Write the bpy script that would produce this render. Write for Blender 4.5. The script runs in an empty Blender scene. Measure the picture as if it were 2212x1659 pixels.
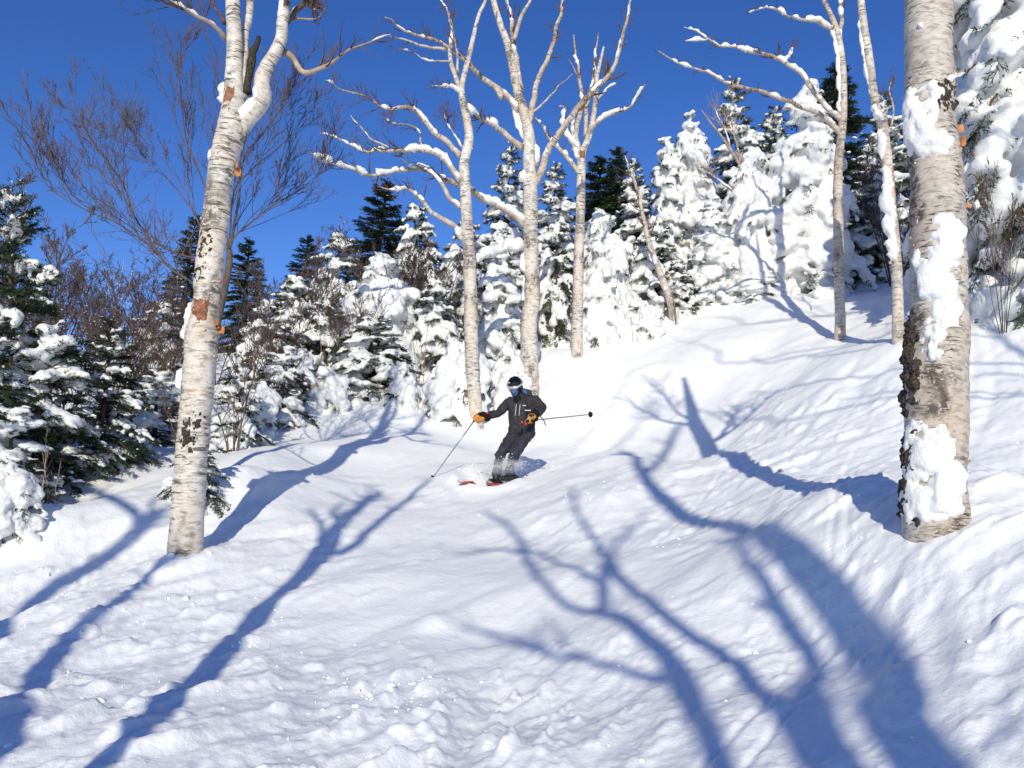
import bpy, math, random
import numpy as np
from mathutils import Vector

# ------------------------------------------------------------------ camera, sky, sun
F, CX, CY, HOR = 1840.5, 1106.0, 829.5, 1080.0          # photograph measures used to place things (2212 px wide copy)
PITCH = math.atan((HOR - CY) / F)
scene = bpy.context.scene
col = scene.collection
cam_d = bpy.data.cameras.new('camera'); cam = bpy.data.objects.new('camera', cam_d); col.objects.link(cam)
cam_d.sensor_width = 36.0; cam_d.lens = 36.0 * F / 2212.0; cam_d.clip_start = 0.05; cam_d.clip_end = 3000
cam.location = (0, 0, 0); cam.rotation_euler = (math.pi / 2 + PITCH, 0, 0)
scene.camera = cam

SUN_EL, SUN_AZ = math.radians(24.0), math.radians(2.3)   # sun stands behind the viewer, a little to the left
SUN = np.array([-math.sin(SUN_AZ) * math.cos(SUN_EL), -math.cos(SUN_AZ) * math.cos(SUN_EL), math.sin(SUN_EL)])
world = bpy.data.worlds.new('World'); scene.world = world; world.use_nodes = True
wn = world.node_tree.nodes; wl = world.node_tree.links
sky = wn.new('ShaderNodeTexSky'); sky.sky_type = 'NISHITA'; sky.sun_disc = False
sky.sun_elevation = SUN_EL; sky.sun_rotation = math.pi + SUN_AZ
sky.altitude = 1100; sky.air_density = 0.85; sky.dust_density = 0.05; sky.ozone_density = 3.0
wn['Background'].inputs['Strength'].default_value = 0.10
hsv = wn.new('ShaderNodeHueSaturation'); hsv.inputs['Hue'].default_value = .516; hsv.inputs['Saturation'].default_value = 1.24; hsv.inputs['Value'].default_value = 1.40
wl.new(sky.outputs[0], hsv.inputs['Color']); wl.new(hsv.outputs[0], wn['Background'].inputs['Color'])
sun_d = bpy.data.lights.new('sun', 'SUN'); sun_d.energy = 3.95; sun_d.angle = math.radians(0.53); sun_d.color = (1.0, 0.93, 0.745)
sun = bpy.data.objects.new('sun', sun_d); col.objects.link(sun)
sun.rotation_euler = Vector(SUN).to_track_quat('Z', 'Y').to_euler(); sun.location = (-8, -40, 30)
vs = scene.view_settings; vs.view_transform = 'Standard'; vs.look = 'None'; vs.exposure = 0.08; vs.gamma = 1.0; vs.use_curve_mapping = False
scene.cycles.use_denoising = True
scene.cycles.volume_bounces = 3; scene.cycles.max_bounces = 6; scene.cycles.diffuse_bounces = 4; scene.cycles.transparent_max_bounces = 8

# ------------------------------------------------------------------ small maths
def at(u, v, d):
    xc = (u - CX) / F; yc = -(v - CY) / F
    y = math.cos(PITCH) - math.sin(PITCH) * yc; z = math.sin(PITCH) + math.cos(PITCH) * yc
    return np.array([xc, y, z]) * (d / y)
def crop(x0, y0, s):
    return lambda x, y: (x0 + x * s, y0 + y * s)
c1 = crop(0, 0, .3646); c2 = crop(604.9, 0, .3906); c3 = crop(1382.5, 0, .3905); c4 = crop(0, 432, .3906)
c5 = crop(648, 475.2, .3711); c6 = crop(1382.5, 561.7, .3905); c7 = crop(898.6, 777.7, .1875); c8 = crop(993.7, 950.5, .5508); c9 = crop(0, 691.3, .3229)
def unit(a):
    a = np.asarray(a, float); return a / np.maximum(np.linalg.norm(a, axis=-1, keepdims=True), 1e-9)
def sstep(a, b, x):
    t = np.clip((x - a) / (b - a), 0, 1); return t * t * (3 - 2 * t)
def h32(i, j, k, seed):
    n = (i.astype(np.int64) * 374761393 + j.astype(np.int64) * 668265263 + k.astype(np.int64) * 2147483647 + seed * 974634777) & 0xffffffff
    n = ((n ^ (n >> 13)) * 1274126177) & 0xffffffff
    n = ((n ^ (n >> 16)) * 2246822519) & 0xffffffff
    return ((n ^ (n >> 15)) & 0xffffff) / float(0xffffff)
def noise3(p, seed=0):
    p = np.asarray(p, float); i = np.floor(p).astype(np.int64); f = p - i; f = f * f * f * (f * (f * 6 - 15) + 10)
    x, y, z = i[..., 0], i[..., 1], i[..., 2]; r = 0
    for a in (0, 1):
        wa = f[..., 0] if a else 1 - f[..., 0]
        for b in (0, 1):
            wb = f[..., 1] if b else 1 - f[..., 1]
            for c in (0, 1):
                wc = f[..., 2] if c else 1 - f[..., 2]
                r = r + wa * wb * wc * h32(x + a, y + b, z + c, seed)
    return r * 2 - 1
def noise2(x, y, seed=0):
    i = np.floor(x).astype(np.int64); j = np.floor(y).astype(np.int64); fx = x - i; fy = y - j
    fx = fx * fx * fx * (fx * (fx * 6 - 15) + 10); fy = fy * fy * fy * (fy * (fy * 6 - 15) + 10); k = np.zeros_like(i)
    a = h32(i, j, k, seed) * (1 - fx) + h32(i + 1, j, k, seed) * fx
    b = h32(i, j + 1, k, seed) * (1 - fx) + h32(i + 1, j + 1, k, seed) * fx
    return (a * (1 - fy) + b * fy) * 2 - 1
def fbm2(x, y, seed, octv=3):
    r = 0; a = 1.0
    for o in range(octv):
        r = r + a * noise2(x, y, seed + o * 17); x = x * 2.03 + 5.1; y = y * 2.03 - 3.7; a *= .5
    return r / 1.75
def resample(pts, n):
    """Catmull-Rom through control rows (any columns), n samples evenly spread along the chord length."""
    P = np.asarray(pts, float)
    if len(P) == 2: return P[0] + (P[1] - P[0]) * np.linspace(0, 1, n)[:, None]
    Q = np.vstack([2 * P[0] - P[1], P, 2 * P[-1] - P[-2]])
    L = np.r_[0, np.cumsum(np.maximum(np.linalg.norm(np.diff(P[:, :3], axis=0), axis=1), 1e-6))]
    s = np.linspace(0, L[-1], n); k = np.clip(np.searchsorted(L, s, side='right') - 1, 0, len(P) - 2)
    t = ((s - L[k]) / (L[k + 1] - L[k]))[:, None]
    a, b, c, d = Q[k], Q[k + 1], Q[k + 2], Q[k + 3]
    return .5 * (2 * b + (c - a) * t + (2 * a - 5 * b + 4 * c - d) * t ** 2 + (3 * b - a - 3 * c + d) * t ** 3)

# ------------------------------------------------------------------ mesh helpers
class MB:
    """collects pieces of one mesh: verts, quads / tris, material index and the bark coordinate"""
    def __init__(s): s.v = []; s.q = []; s.t = []; s.qm = []; s.tm = []; s.bk = []; s.n = 0
    def add(s, v, q=None, t=None, m=0, bk=None):
        v = np.asarray(v, float).reshape(-1, 3)
        if q is not None and len(q): q = np.asarray(q, np.int64).reshape(-1, 4); s.q.append(q + s.n); s.qm.append(np.full(len(q), m))
        if t is not None and len(t): t = np.asarray(t, np.int64).reshape(-1, 3); s.t.append(t + s.n); s.tm.append(np.full(len(t), m))
        s.v.append(v); s.bk.append(v * 0 if bk is None else np.asarray(bk, float).reshape(-1, 3)); s.n += len(v)
    def mesh(s, name, mats, smooth=True, origin=None):
        v = np.vstack(s.v)
        if origin is not None: v = v - np.asarray(origin)
        q = np.vstack(s.q) if s.q else np.zeros((0, 4), np.int64); t = np.vstack(s.t) if s.t else np.zeros((0, 3), np.int64)
        me = bpy.data.meshes.new(name); me.vertices.add(len(v)); me.vertices.foreach_set('co', v.ravel())
        nl = len(q) * 4 + len(t) * 3; me.loops.add(nl); me.loops.foreach_set('vertex_index', np.r_[q.ravel(), t.ravel()].astype(np.int32))
        me.polygons.add(len(q) + len(t))
        st = np.r_[np.arange(len(q)) * 4, len(q) * 4 + np.arange(len(t)) * 3]
        me.polygons.foreach_set('loop_start', st.astype(np.int32))
        mi = np.r_[np.concatenate(s.qm) if s.qm else [], np.concatenate(s.tm) if s.tm else []].astype(np.int32)
        me.polygons.foreach_set('material_index', mi)
        me.polygons.foreach_set('use_smooth', np.full(len(mi), smooth))
        bk = np.vstack(s.bk); a = me.attributes.new('bark', 'FLOAT_VECTOR', 'POINT'); a.data.foreach_set('vector', bk.ravel())
        for m in mats: me.materials.append(m)
        me.update(calc_edges=True); me.validate()
        return me
def link(name, me, parent=None, loc=None):
    o = bpy.data.objects.new(name, me); col.objects.link(o)
    if loc is not None: o.location = loc
    if parent is not None: o.parent = parent
    return o
def tag(o, label=None, cat=None, group=None, kind=None):
    if label: o['label'] = label
    if cat: o['category'] = cat
    if group: o['group'] = group
    if kind: o['kind'] = kind
    return o
def thing(name, loc, label, cat, group=None):
    o = bpy.data.objects.new(name, None); col.objects.link(o); o.location = loc; o.empty_display_size = .1
    return tag(o, label, cat, group)
def tubes(mb, P, R, sides=6, m=0, ref=None, cap=True, bump=None, s0=None):
    """N swept tubes at once: P (N,K,3), R (N,K)"""
    P = np.asarray(P, float); R = np.asarray(R, float)
    if P.ndim == 2: P = P[None]; R = R[None]
    N, K, _ = P.shape
    T = unit(np.gradient(P, axis=1))
    if ref is None:
        mt = np.abs(unit(P[:, -1] - P[:, 0])); ax = np.argmin(mt, axis=1); rf = np.eye(3)[ax][:, None, :]
    else: rf = np.asarray(ref, float)[None, None, :]
    A = unit(rf - T * np.sum(T * rf, -1, keepdims=True)); B = np.cross(T, A)
    ang = np.arange(sides) * 2 * math.pi / sides
    ca, sa = np.cos(ang), np.sin(ang)
    seg = np.linalg.norm(np.diff(P, axis=1), axis=-1); S = np.concatenate([np.zeros((N, 1)), np.cumsum(seg, 1)], 1)
    if s0 is not None: S = S + np.asarray(s0).reshape(-1, 1)
    RR = R[..., None] * np.ones(sides)
    bk = np.stack([RR * ca, RR * sa, S[..., None] + 0 * RR], -1)
    if bump is not None: RR = RR + bump(bk, R)
    V = P[:, :, None, :] + RR[..., None] * (A[:, :, None, :] * ca[:, None] + B[:, :, None, :] * sa[:, None])
    base = (np.arange(N)[:, None, None] * K + np.arange(K - 1)[None, :, None]) * sides
    i = np.arange(sides)[None, None, :]; j = (i + 1) % sides
    q = np.stack([base + i, base + j, base + sides + j, base + sides + i], -1).reshape(-1, 4)
    tri = None
    if cap and sides >= 3:
        e = (np.arange(N) * K + K - 1)[:, None] * sides
        k = np.arange(1, sides - 1)[None, :]
        tri = np.stack([e + 0 * k, e + k, e + k + 1], -1).reshape(-1, 3)
        e0 = (np.arange(N) * K)[:, None] * sides
        tri = np.vstack([tri, np.stack([e0 + 0 * k, e0 + k + 1, e0 + k], -1).reshape(-1, 3)])
    mb.add(V.reshape(-1, 3), q, tri, m, bk.reshape(-1, 3))
    return T, A, B, S
def ico(sub=1):
    import bmesh
    b = bmesh.new(); bmesh.ops.create_icosphere(b, subdivisions=sub, radius=1.0)
    v = np.array([x.co[:] for x in b.verts]); f = np.array([[x.index for x in p.verts] for p in b.faces]); b.free(); return v, f
ICO1, ICO1F = ico(1); ICO2, ICO2F = ico(2)
def blobs(mb, C, S, U=None, m=0, fine=False):
    """many ellipsoids: centres C (N,3), radii S (N,3) along axes U (N,3,3)"""
    C = np.asarray(C, float); S = np.asarray(S, float); V0, F0 = (ICO2, ICO2F) if fine else (ICO1, ICO1F)
    L = V0[None] * S[:, None, :]
    if U is not None: L = np.einsum('nvk,nkj->nvj', L, U)
    V = L + C[:, None, :]
    t = (np.arange(len(C))[:, None, None] * len(V0) + F0[None]).reshape(-1, 3)
    mb.add(V.reshape(-1, 3), None, t, m)
def capsule(mb, a, b, ra, rb, n=12):
    """round-ended tapered limb"""
    a = np.asarray(a, float); b = np.asarray(b, float); d = unit(b - a)
    k = np.linspace(0, math.pi / 2, 5)
    P = [a - d * ra * math.cos(x) for x in k[:-1]] + [a + (b - a) * t for t in (0, .33, .66, 1)] + [b + d * rb * math.sin(x) for x in k[1:]]
    R = [max(ra * math.sin(x), .002) for x in k[:-1]] + [ra + (rb - ra) * t for t in (0, .33, .66, 1)] + [max(rb * math.cos(x), .002) for x in k[1:]]
    tubes(mb, np.array(P), np.array(R), n)
def remesh(mb, voxel, smooth=2, amp=0.0, freq=6.0, seed=1, mats=(), name='m', smoothfac=.5):
    """melts overlapping closed pieces into one skin, then roughens it"""
    me = mb.mesh('tmp', [])
    o = bpy.data.objects.new('tmp', me); col.objects.link(o)
    r = o.modifiers.new('r', 'REMESH'); r.mode = 'VOXEL'; r.voxel_size = voxel; r.use_smooth_shade = True
    if smooth:
        s = o.modifiers.new('s', 'SMOOTH'); s.factor = smoothfac; s.iterations = smooth
    dg = bpy.context.evaluated_depsgraph_get(); out = bpy.data.meshes.new_from_object(o.evaluated_get(dg))
    bpy.data.objects.remove(o); bpy.data.meshes.remove(me)
    n = len(out.vertices)
    if amp and n:
        co = np.empty(n * 3); out.vertices.foreach_get('co', co); co = co.reshape(-1, 3)
        no = np.empty(n * 3); out.vertices.foreach_get('normal', no); no = no.reshape(-1, 3)
        d = noise3(co * freq, seed) + .5 * noise3(co * freq * 2.1, seed + 3)
        co = co + no * (d * amp)[:, None]; out.vertices.foreach_set('co', co.ravel())
    out.polygons.foreach_set('use_smooth', np.ones(len(out.polygons), bool))
    out.materials.clear()
    for m in mats: out.materials.append(m)
    out.name = name; out.update(); return out

# ------------------------------------------------------------------ materials
def mat(name, rough=.8, spec=.3):
    m = bpy.data.materials.new(name); m.use_nodes = True
    b = m.node_tree.nodes['Principled BSDF']; b.inputs['Roughness'].default_value = rough; b.inputs['Specular IOR Level'].default_value = spec
    return m, m.node_tree.nodes, m.node_tree.links, b
def N(nodes, kind, **kw):
    n = nodes.new(kind)
    for k, v in kw.items():
        if k in n.inputs: n.inputs[k].default_value = v
        else: setattr(n, k, v)
    return n
def ramp(nodes, stops, interp='LINEAR'):
    r = nodes.new('ShaderNodeValToRGB'); e = r.color_ramp.elements; r.color_ramp.interpolation = interp
    while len(e) < len(stops): e.new(.5)
    for x, (p, c) in zip(e, stops): x.position = p; x.color = (*c, 1) if len(c) == 3 else c
    return r
def snow_material(name, bump_d, scales, colr=(.86, .865, .875)):
    m, n, l, b = mat(name, .62, .25)
    b.inputs['Base Color'].default_value = (*colr, 1)
    tc = N(n, 'ShaderNodeTexCoord'); prev = None
    for sc, st, dist in scales:
        nz = N(n, 'ShaderNodeTexNoise', Scale=sc, Detail=4.0, Roughness=.6); l.new(tc.outputs['Object'], nz.inputs['Vector'])
        bp = N(n, 'ShaderNodeBump', Strength=st, Distance=dist); l.new(nz.outputs['Fac'], bp.inputs['Height'])
        if prev: l.new(prev.outputs[0], bp.inputs['Normal'])
        prev = bp
    l.new(prev.outputs[0], b.inputs['Normal'])
    return m
M = {}
M['snow'] = snow_material('snow_ground', .02, [(9, .35, .03), (38, .4, .010), (130, .45, .003)])
M['snow_tree'] = snow_material('snow_on_trees', .02, [(14, .5, .03), (60, .5, .010), (170, .5, .004)], (.74, .745, .755))
def plain(name, c, rough=.7, spec=.3, var=.25, scale=8.0, metallic=0.0, bump=0.0):
    m, n, l, b = mat(name, rough, spec); b.inputs['Metallic'].default_value = metallic
    tc = N(n, 'ShaderNodeTexCoord'); nz = N(n, 'ShaderNodeTexNoise', Scale=scale, Detail=3.0); l.new(tc.outputs['Object'], nz.inputs['Vector'])
    lo = tuple(x * (1 - var) for x in c); hi = tuple(min(1, x * (1 + var)) for x in c)
    r = ramp(n, [(.3, lo), (.7, hi)]); l.new(nz.outputs['Fac'], r.inputs['Fac']); l.new(r.outputs['Color'], b.inputs['Base Color'])
    if bump:
        bp = N(n, 'ShaderNodeBump', Strength=.6, Distance=bump); l.new(nz.outputs['Fac'], bp.inputs['Height']); l.new(bp.outputs[0], b.inputs['Normal'])
    return m
def needles(name, c):
    m, n, l, b = mat(name, .55, .3)
    oi = N(n, 'ShaderNodeObjectInfo'); tc = N(n, 'ShaderNodeTexCoord')
    nz = N(n, 'ShaderNodeTexNoise', Scale=2.6, Detail=3.0); l.new(tc.outputs['Object'], nz.inputs['Vector'])
    r = ramp(n, [(.3, (c[0] * .55, c[1] * .6, c[2] * .6)), (.5, c), (.72, (c[0] * 1.9, c[1] * 1.45, c[2] * 1.0))]); l.new(nz.outputs['Fac'], r.inputs['Fac'])
    hs = N(n, 'ShaderNodeHueSaturation'); mp = N(n, 'ShaderNodeMapRange'); l.new(oi.outputs['Random'], mp.inputs['Value'])
    mp.inputs['To Min'].default_value = .75; mp.inputs['To Max'].default_value = 1.25; l.new(mp.outputs[0], hs.inputs['Value'])
    l.new(r.outputs['Color'], hs.inputs['Color']); l.new(hs.outputs[0], b.inputs['Base Color'])
    return m
M['needle'] = needles('spruce_needles', (.045, .062, .028))
M['needle_dark'] = needles('spruce_needles_deep', (.026, .045, .022))
M['spruce_bark'] = plain('spruce_bark', (.10, .075, .06), .9, .1, .5, 12, bump=.02)
def birch_bark(name, white, tan, dark_amt=.5, patch=.56, k=1.0):
    """white papery bark: grey and tan drifts, short lenticels in drifts, broken dark plates, scraps of orange inner bark"""
    m, n, l, b = mat(name, .62, .28)
    at_ = N(n, 'ShaderNodeAttribute', attribute_name='bark')
    def mapped(sx, sz):
        q = N(n, 'ShaderNodeMapping'); q.inputs['Scale'].default_value = (sx * k, sx * k, sz * k); l.new(at_.outputs['Vector'], q.inputs['Vector']); return q
    def nz(q, sc, det=4.0, ro=.6, dist=0.0):
        t = N(n, 'ShaderNodeTexNoise', Scale=sc, Detail=det, Roughness=ro, Distortion=dist); l.new(q.outputs[0], t.inputs['Vector']); return t
    def rp(src, *stops): r = ramp(n, list(stops)); l.new(src.outputs[0] if 'Fac' not in src.outputs else src.outputs['Fac'], r.inputs['Fac']); return r
    def mul(a, c, op='MULTIPLY'):
        q = N(n, 'ShaderNodeMath', operation=op); l.new(a.outputs[0], q.inputs[0])
        if isinstance(c, float): q.inputs[1].default_value = c
        else: l.new(c.outputs[0], q.inputs[1])
        return q
    def mix(fac, a, c):
        q = N(n, 'ShaderNodeMix', data_type='RGBA'); l.new(fac.outputs[0], q.inputs['Factor']); l.new(a, q.inputs['A'])
        if isinstance(c, tuple): q.inputs['B'].default_value = (*c, 1)
        else: l.new(c, q.inputs['B'])
        return q.outputs['Result']
    K0, K1 = (0, 0, 0), (1, 1, 1)
    r0 = rp(nz(mapped(1, .6), 2.6, 3.0), (.38, white), (.52, tuple(.5 * (a + c) for a, c in zip(white, tan))), (.66, tan)); c = r0.outputs[0]
    grey = rp(nz(mapped(1, .8), 3.4, 5.0, .7), (.50, K0), (.66, K1)); c = mix(mul(grey, .55), c, (.27, .25, .235))
    fine = nz(mapped(1, 2.6), 11.0, 6.0, .7, .5); sh = rp(fine, (.36, (.55, .53, .50)), (.52, K1))
    mx = N(n, 'ShaderNodeMix', data_type='RGBA', blend_type='MULTIPLY'); mx.inputs['Factor'].default_value = 1.0; l.new(c, mx.inputs['A']); l.new(sh.outputs[0], mx.inputs['B']); c = mx.outputs['Result']
    drift = rp(nz(mapped(1, .9), 3.2, 2.0), (.42, K0), (.56, K1))
    len_ = mul(rp(nz(mapped(1, 6.5), 6.5, 3.0, .6, .9), (.56, K0), (.60, K1)), drift)
    plate_ = rp(nz(mapped(1, .7), 2.1, 3.0), (patch, K0), (patch + .06, K1)); brk = rp(nz(mapped(1, 1.7), 11.0, 6.0, .75, 1.2), (.47, K0), (.53, K1))
    dark = mul(len_, mul(plate_, brk), 'MAXIMUM'); c = mix(mul(dark, dark_amt), c, (.050, .042, .037))
    orange = rp(nz(mapped(1, 1.5), 3.6, 5.0, .7, .8), (.64, K0), (.68, K1)); c = mix(mul(orange, .6), c, (.42, .22, .12))
    l.new(c, b.inputs['Base Color'])
    h1 = N(n, 'ShaderNodeMath', operation='SUBTRACT'); l.new(fine.outputs['Fac'], h1.inputs[0]); l.new(dark.outputs[0], h1.inputs[1])
    bp = N(n, 'ShaderNodeBump', Strength=.7, Distance=.010); l.new(h1.outputs[0], bp.inputs['Height']); l.new(bp.outputs[0], b.inputs['Normal'])
    return m
M['birch'] = birch_bark('birch_bark_white', (.66, .63, .585), (.56, .47, .39), .85, .53, .8)
M['birch_big'] = birch_bark('birch_bark_silver', (.54, .50, .46), (.46, .37, .30), .9, .545, 1.15)
M['birch_far'] = birch_bark('birch_bark_pale', (.62, .57, .52), (.50, .40, .32), .75, .54, .7)
M['limb'] = birch_bark('birch_bark_limb', (.58, .52, .46), (.44, .31, .23), .8, .52, 1.0)
M['twig'] = plain('brown_twigs', (.12, .075, .06), .8, .15, .4, 20)
M['twig_pale'] = plain('pale_dead_wood', (.34, .26, .20), .8, .15, .35, 9)
M['twig_red'] = plain('reddish_twigs', (.115, .085, .08), .8, .15, .35, 6)
M['bushy'] = plain('brown_bark', (.11, .085, .07), .85, .1, .4, 14)
M['curl'] = plain('peeling_inner_bark', (.46, .20, .09), .7, .2, .35, 25)
M['curl_pale'] = plain('peeling_outer_bark', (.50, .38, .28), .7, .2, .3, 25)
M['wood'] = plain('bare_brown_wood', (.24, .105, .06), .75, .2, .5, 22, bump=.01)
M['lichen'] = plain('black_lichen_crust', (.055, .047, .042), .95, .05, .75, 60, bump=.015)
M['deadwood'] = plain('grey_bare_wood', (.36, .30, .25), .7, .2, .3, 9, bump=.004)

# ------------------------------------------------------------------ the snow slope
ctrl = []
def cp(u, v, d): ctrl.append(at(u, v, d))
for a in [(1106, 1659, 3.9), (230, 1659, 3.7), (2080, 1659, 3.2), (1106, 1400, 6.0), (1600, 1420, 5.4), (700, 1420, 6.0), (300, 1420, 5.8), (20, 1420, 5.6),
          (2023, 1160, 5.6), (2200, 1330, 4.3), (2212, 1100, 7.2), (400, 1228, 8.0), (700, 1190, 8.6), (1106, 1170, 9.6), (1500, 1165, 8.6), (1640, 1045, 10.3), (1740, 1062, 8.4), (1850, 1024, 7.1), (1740, 1115, 6.9), (1620, 1125, 8.0), (1540, 1115, 8.8),
          (900, 1060, 12.0), (1085, 1035, 13.0), (1300, 1000, 13.8), (1500, 1000, 14.4), (1420, 905, 17.0), (1680, 900, 14.5), (1850, 930, 11.8), (2150, 880, 11.5),
          (100, 1180, 8.6), (-150, 1210, 8.6), (215, 1010, 11.5), (0, 1010, 11.5), (450, 1000, 12.0), (600, 920, 15.5), (740, 865, 18), (880, 880, 17.5), (1030, 935, 17), (1145, 860, 18.5),
          (1245, 787, 20), (1400, 740, 21.5), (1815, 738, 18), (1939, 735, 15.5), (1580, 790, 18.5), (1450, 690, 23), (1640, 650, 24.5), (1760, 640, 24.5), (1880, 622, 25), (2090, 605, 19), (2212, 600, 18),
          (100, 850, 17), (300, 800, 22), (500, 760, 25), (800, 690, 28), (1100, 610, 31), (1450, 540, 34), (1800, 470, 38), (2200, 430, 36), (-300, 850, 24)]:
    cp(*a)
for p in [(0, 0, -1.62), (0, -6, -2.9), (-6, -5, -3.4), (6, -5, -2.1), (-5, 1, -2.1), (5, 1, -1.15), (-14, 3, -3.0), (14, 3, .4), (0, -16, -5.6), (-16, -14, -6.6), (16, -14, -4.0),
          (0, 46, 8.6), (-18, 44, 6.2), (18, 44, 11.5), (34, 26, 9.5), (-30, 24, 1.0), (34, 0, 2.5), (-32, -4, -5.2)]:
    ctrl.append(np.array(p, float))
ctrl = np.array(ctrl)
def _k(r2): return np.where(r2 > 1e-9, .5 * r2 * np.log(np.maximum(r2, 1e-9)), 0)
_n = len(ctrl); _r2 = ((ctrl[:, None, :2] - ctrl[None, :, :2]) ** 2).sum(-1)
_A = np.zeros((_n + 3, _n + 3)); _A[:_n, :_n] = _k(_r2) + np.eye(_n) * .30; _Pm = np.c_[np.ones(_n), ctrl[:, :2]]; _A[:_n, _n:] = _Pm; _A[_n:, :_n] = _Pm.T
TPS = np.linalg.solve(_A, np.r_[ctrl[:, 2], 0, 0, 0])
FALL = np.array([.5, .866])                                # direction up the fall line
bumps = []                                                 # x, y, radius along the fall line, radius across, height
def bump_at(u, v, d, ra, rc, h): p = at(u, v, d); bumps.append((p[0], p[1], ra, rc, h))
for b_ in [(1330, 1090, 11.0, 1.6, .8, .20), (940, 1335, 6.6, .16, .12, .055), (1060, 1350, 6.4, .25, .2, -.05),
           (1330, 1330, 6.0, .8, .55, .10), (800, 1250, 7.6, .9, .6, .09), (600, 1110, 9.6, .9, .6, .14), (500, 1075, 10.3, .6, .5, .32), (560, 1010, 11.8, .9, .7, .2), (300, 1170, 8.4, .7, .4, -.20), (230, 1120, 9.3, 1.0, .8, .22),
           (80, 1250, 7.2, .6, .4, -.16), (180, 1330, 6.6, .5, .35, .10), (1010, 1000, 13.2, 1.2, .7, .16), (1330, 985, 14.2, 1.0, .7, .12), (1760, 860, 14.0, 1.3, .7, .12), (1950, 830, 13, 1.2, .8, .15),
           (2140, 1000, 8.0, .8, .6, .14), (2190, 1130, 6.2, .6, .5, .12), (1800, 1330, 5.2, .6, .4, -.08), (1240, 1240, 7.6, .7, .5, .1), (1560, 740, 20, 1.6, 1.1, .25), (1700, 690, 22.5, 1.2, 1.0, .3), (1640, 630, 24.6, 1.4, 1.2, .5),
           (900, 960, 15.2, 1.2, .8, .14), (720, 980, 13.6, 1.3, .8, .16), (650, 1060, 11.2, .9, .5, .12), (20, 1130, 8.6, .5, .45, .34)]:
    bump_at(*b_)
TRACK = [at(u, v, d)[:2] for u, v, d in ((1040, 1040, 12.7), (1110, 1012, 13.4), (1200, 985, 14.4), (1290, 940, 15.8), (1375, 885, 17.6), (1420, 840, 19.0))]
def track_dist(x, y):
    best = np.full(np.shape(x), 9.0)
    for p, q in zip(TRACK[:-1], TRACK[1:]):
        e = q - p; t = np.clip(((x - p[0]) * e[0] + (y - p[1]) * e[1]) / (e @ e), 0, 1); best = np.minimum(best, np.hypot(x - p[0] - e[0] * t, y - p[1] - e[1] * t))
    return best
FOOT = [(at(2023, 1160, 5.6) + np.array([0, -.25, 0]), .30, .10), (at(400, 1228, 8.0), .26, .10), (at(1030, 932, 17), .3, .10), (at(1145, 856, 18.5), .35, .10), (at(1246, 787, 20.5), .3, .10), (at(1814, 738, 18), .3, .10), (at(1940, 738, 15.2), .3, .08)]
def H(x, y, detail=True):
    x = np.asarray(x, float); y = np.asarray(y, float); r = np.hypot(x, y)
    k = np.minimum(1, 52 / np.maximum(r, 1e-6)); xx, yy = x * k, y * k
    z = TPS[_n] + TPS[_n + 1] * xx + TPS[_n + 2] * yy
    for i in range(_n):
        z = z + TPS[i] * _k((xx - ctrl[i, 0]) ** 2 + (yy - ctrl[i, 1]) ** 2)
    z = z - np.maximum(r - 52, 0) * .22
    for bx, by, ra, rc, h in bumps:
        dx, dy = x - bx, y - by; a = (dx * FALL[0] + dy * FALL[1]) / ra; c = (dx * FALL[1] - dy * FALL[0]) / rc
        z = z + h * np.exp(-(a * a + c * c))
    a = x * FALL[0] + y * FALL[1]; c = x * FALL[1] - y * FALL[0]
    wob = fbm2(a * .35, c * .35, 5, 2)
    z = z + .095 * fbm2(a * .42 + 3, c * .85 + wob, 11, 2)
    for p, w, h in FOOT: z = z + h * np.exp(-(((x - p[0]) ** 2 + (y - p[1]) ** 2) / (2.2 * w) ** 2))          # snow banked against the trunks
    if detail:
        td = track_dist(x, y); jit = fbm2(x * 3, y * 3, 201, 2); z = z - .085 * np.exp(-(td / .22) ** 2) + (.05 + .05 * jit) * np.exp(-((td - .42 - .1 * jit) / .16) ** 2)
        near = 1 / (1 + (r / 20) ** 2); wr = sstep(.02, .36, x / np.maximum(r, .5))          # the churned streaks swing round towards the right-hand bank
        pw = np.clip(fbm2(a * .3, c * .3, 91, 2) + .25, 0, 1)            # skied-up rough snow against smooth powder
        for w, aa_, cc_ in ((1 - wr, a, c), (wr, x * .88 + y * .47, x * .47 - y * .88)):
            lump = fbm2(aa_ * 2.7 + 1.5 * wob, cc_ * 7.5 + 2 * wob, 37, 3); lmp2 = fbm2(aa_ * 8.5, cc_ * 11, 43, 2)
            z = z + w * (.060 * fbm2(aa_ * 1.1, cc_ * 2.6, 23, 3) * (.45 + .9 * pw) + near * (.020 * lump + .060 * np.maximum(lump - .22, 0) + .032 * np.maximum(lmp2 - .3, 0)) * (.15 + 1.7 * pw) + near * .0080 * fbm2(aa_ * 17, cc_ * 24, 57, 2) * (.25 + 1.3 * pw))
        # soft grooves left by earlier skiers
        for off, cur, w, dep in ((-.55, .22, .07, .022), (-.30, .25, .07, .02), (-2.3, .3, .09, .02), (.2, .12, .022, .014), (.3, .12, .022, .012), (-1.35, .3, .022, .015), (-1.22, .3, .022, .014), (-3.3, .2, .03, .015)):
            dd = (c - off - cur * np.sin(a * .55 + off)) / w
            z = z - dep * np.exp(-dd * dd) * np.clip(.5 + fbm2(a * .5, c * 0 + off, 71, 2) * 1.3, 0, 1) + dep * .3 * np.exp(-((np.abs(dd) - 1.9) / .6) ** 2) * pw
    return z
def Hs(x, y): return float(H(np.array([x]), np.array([y]))[0])
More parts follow.
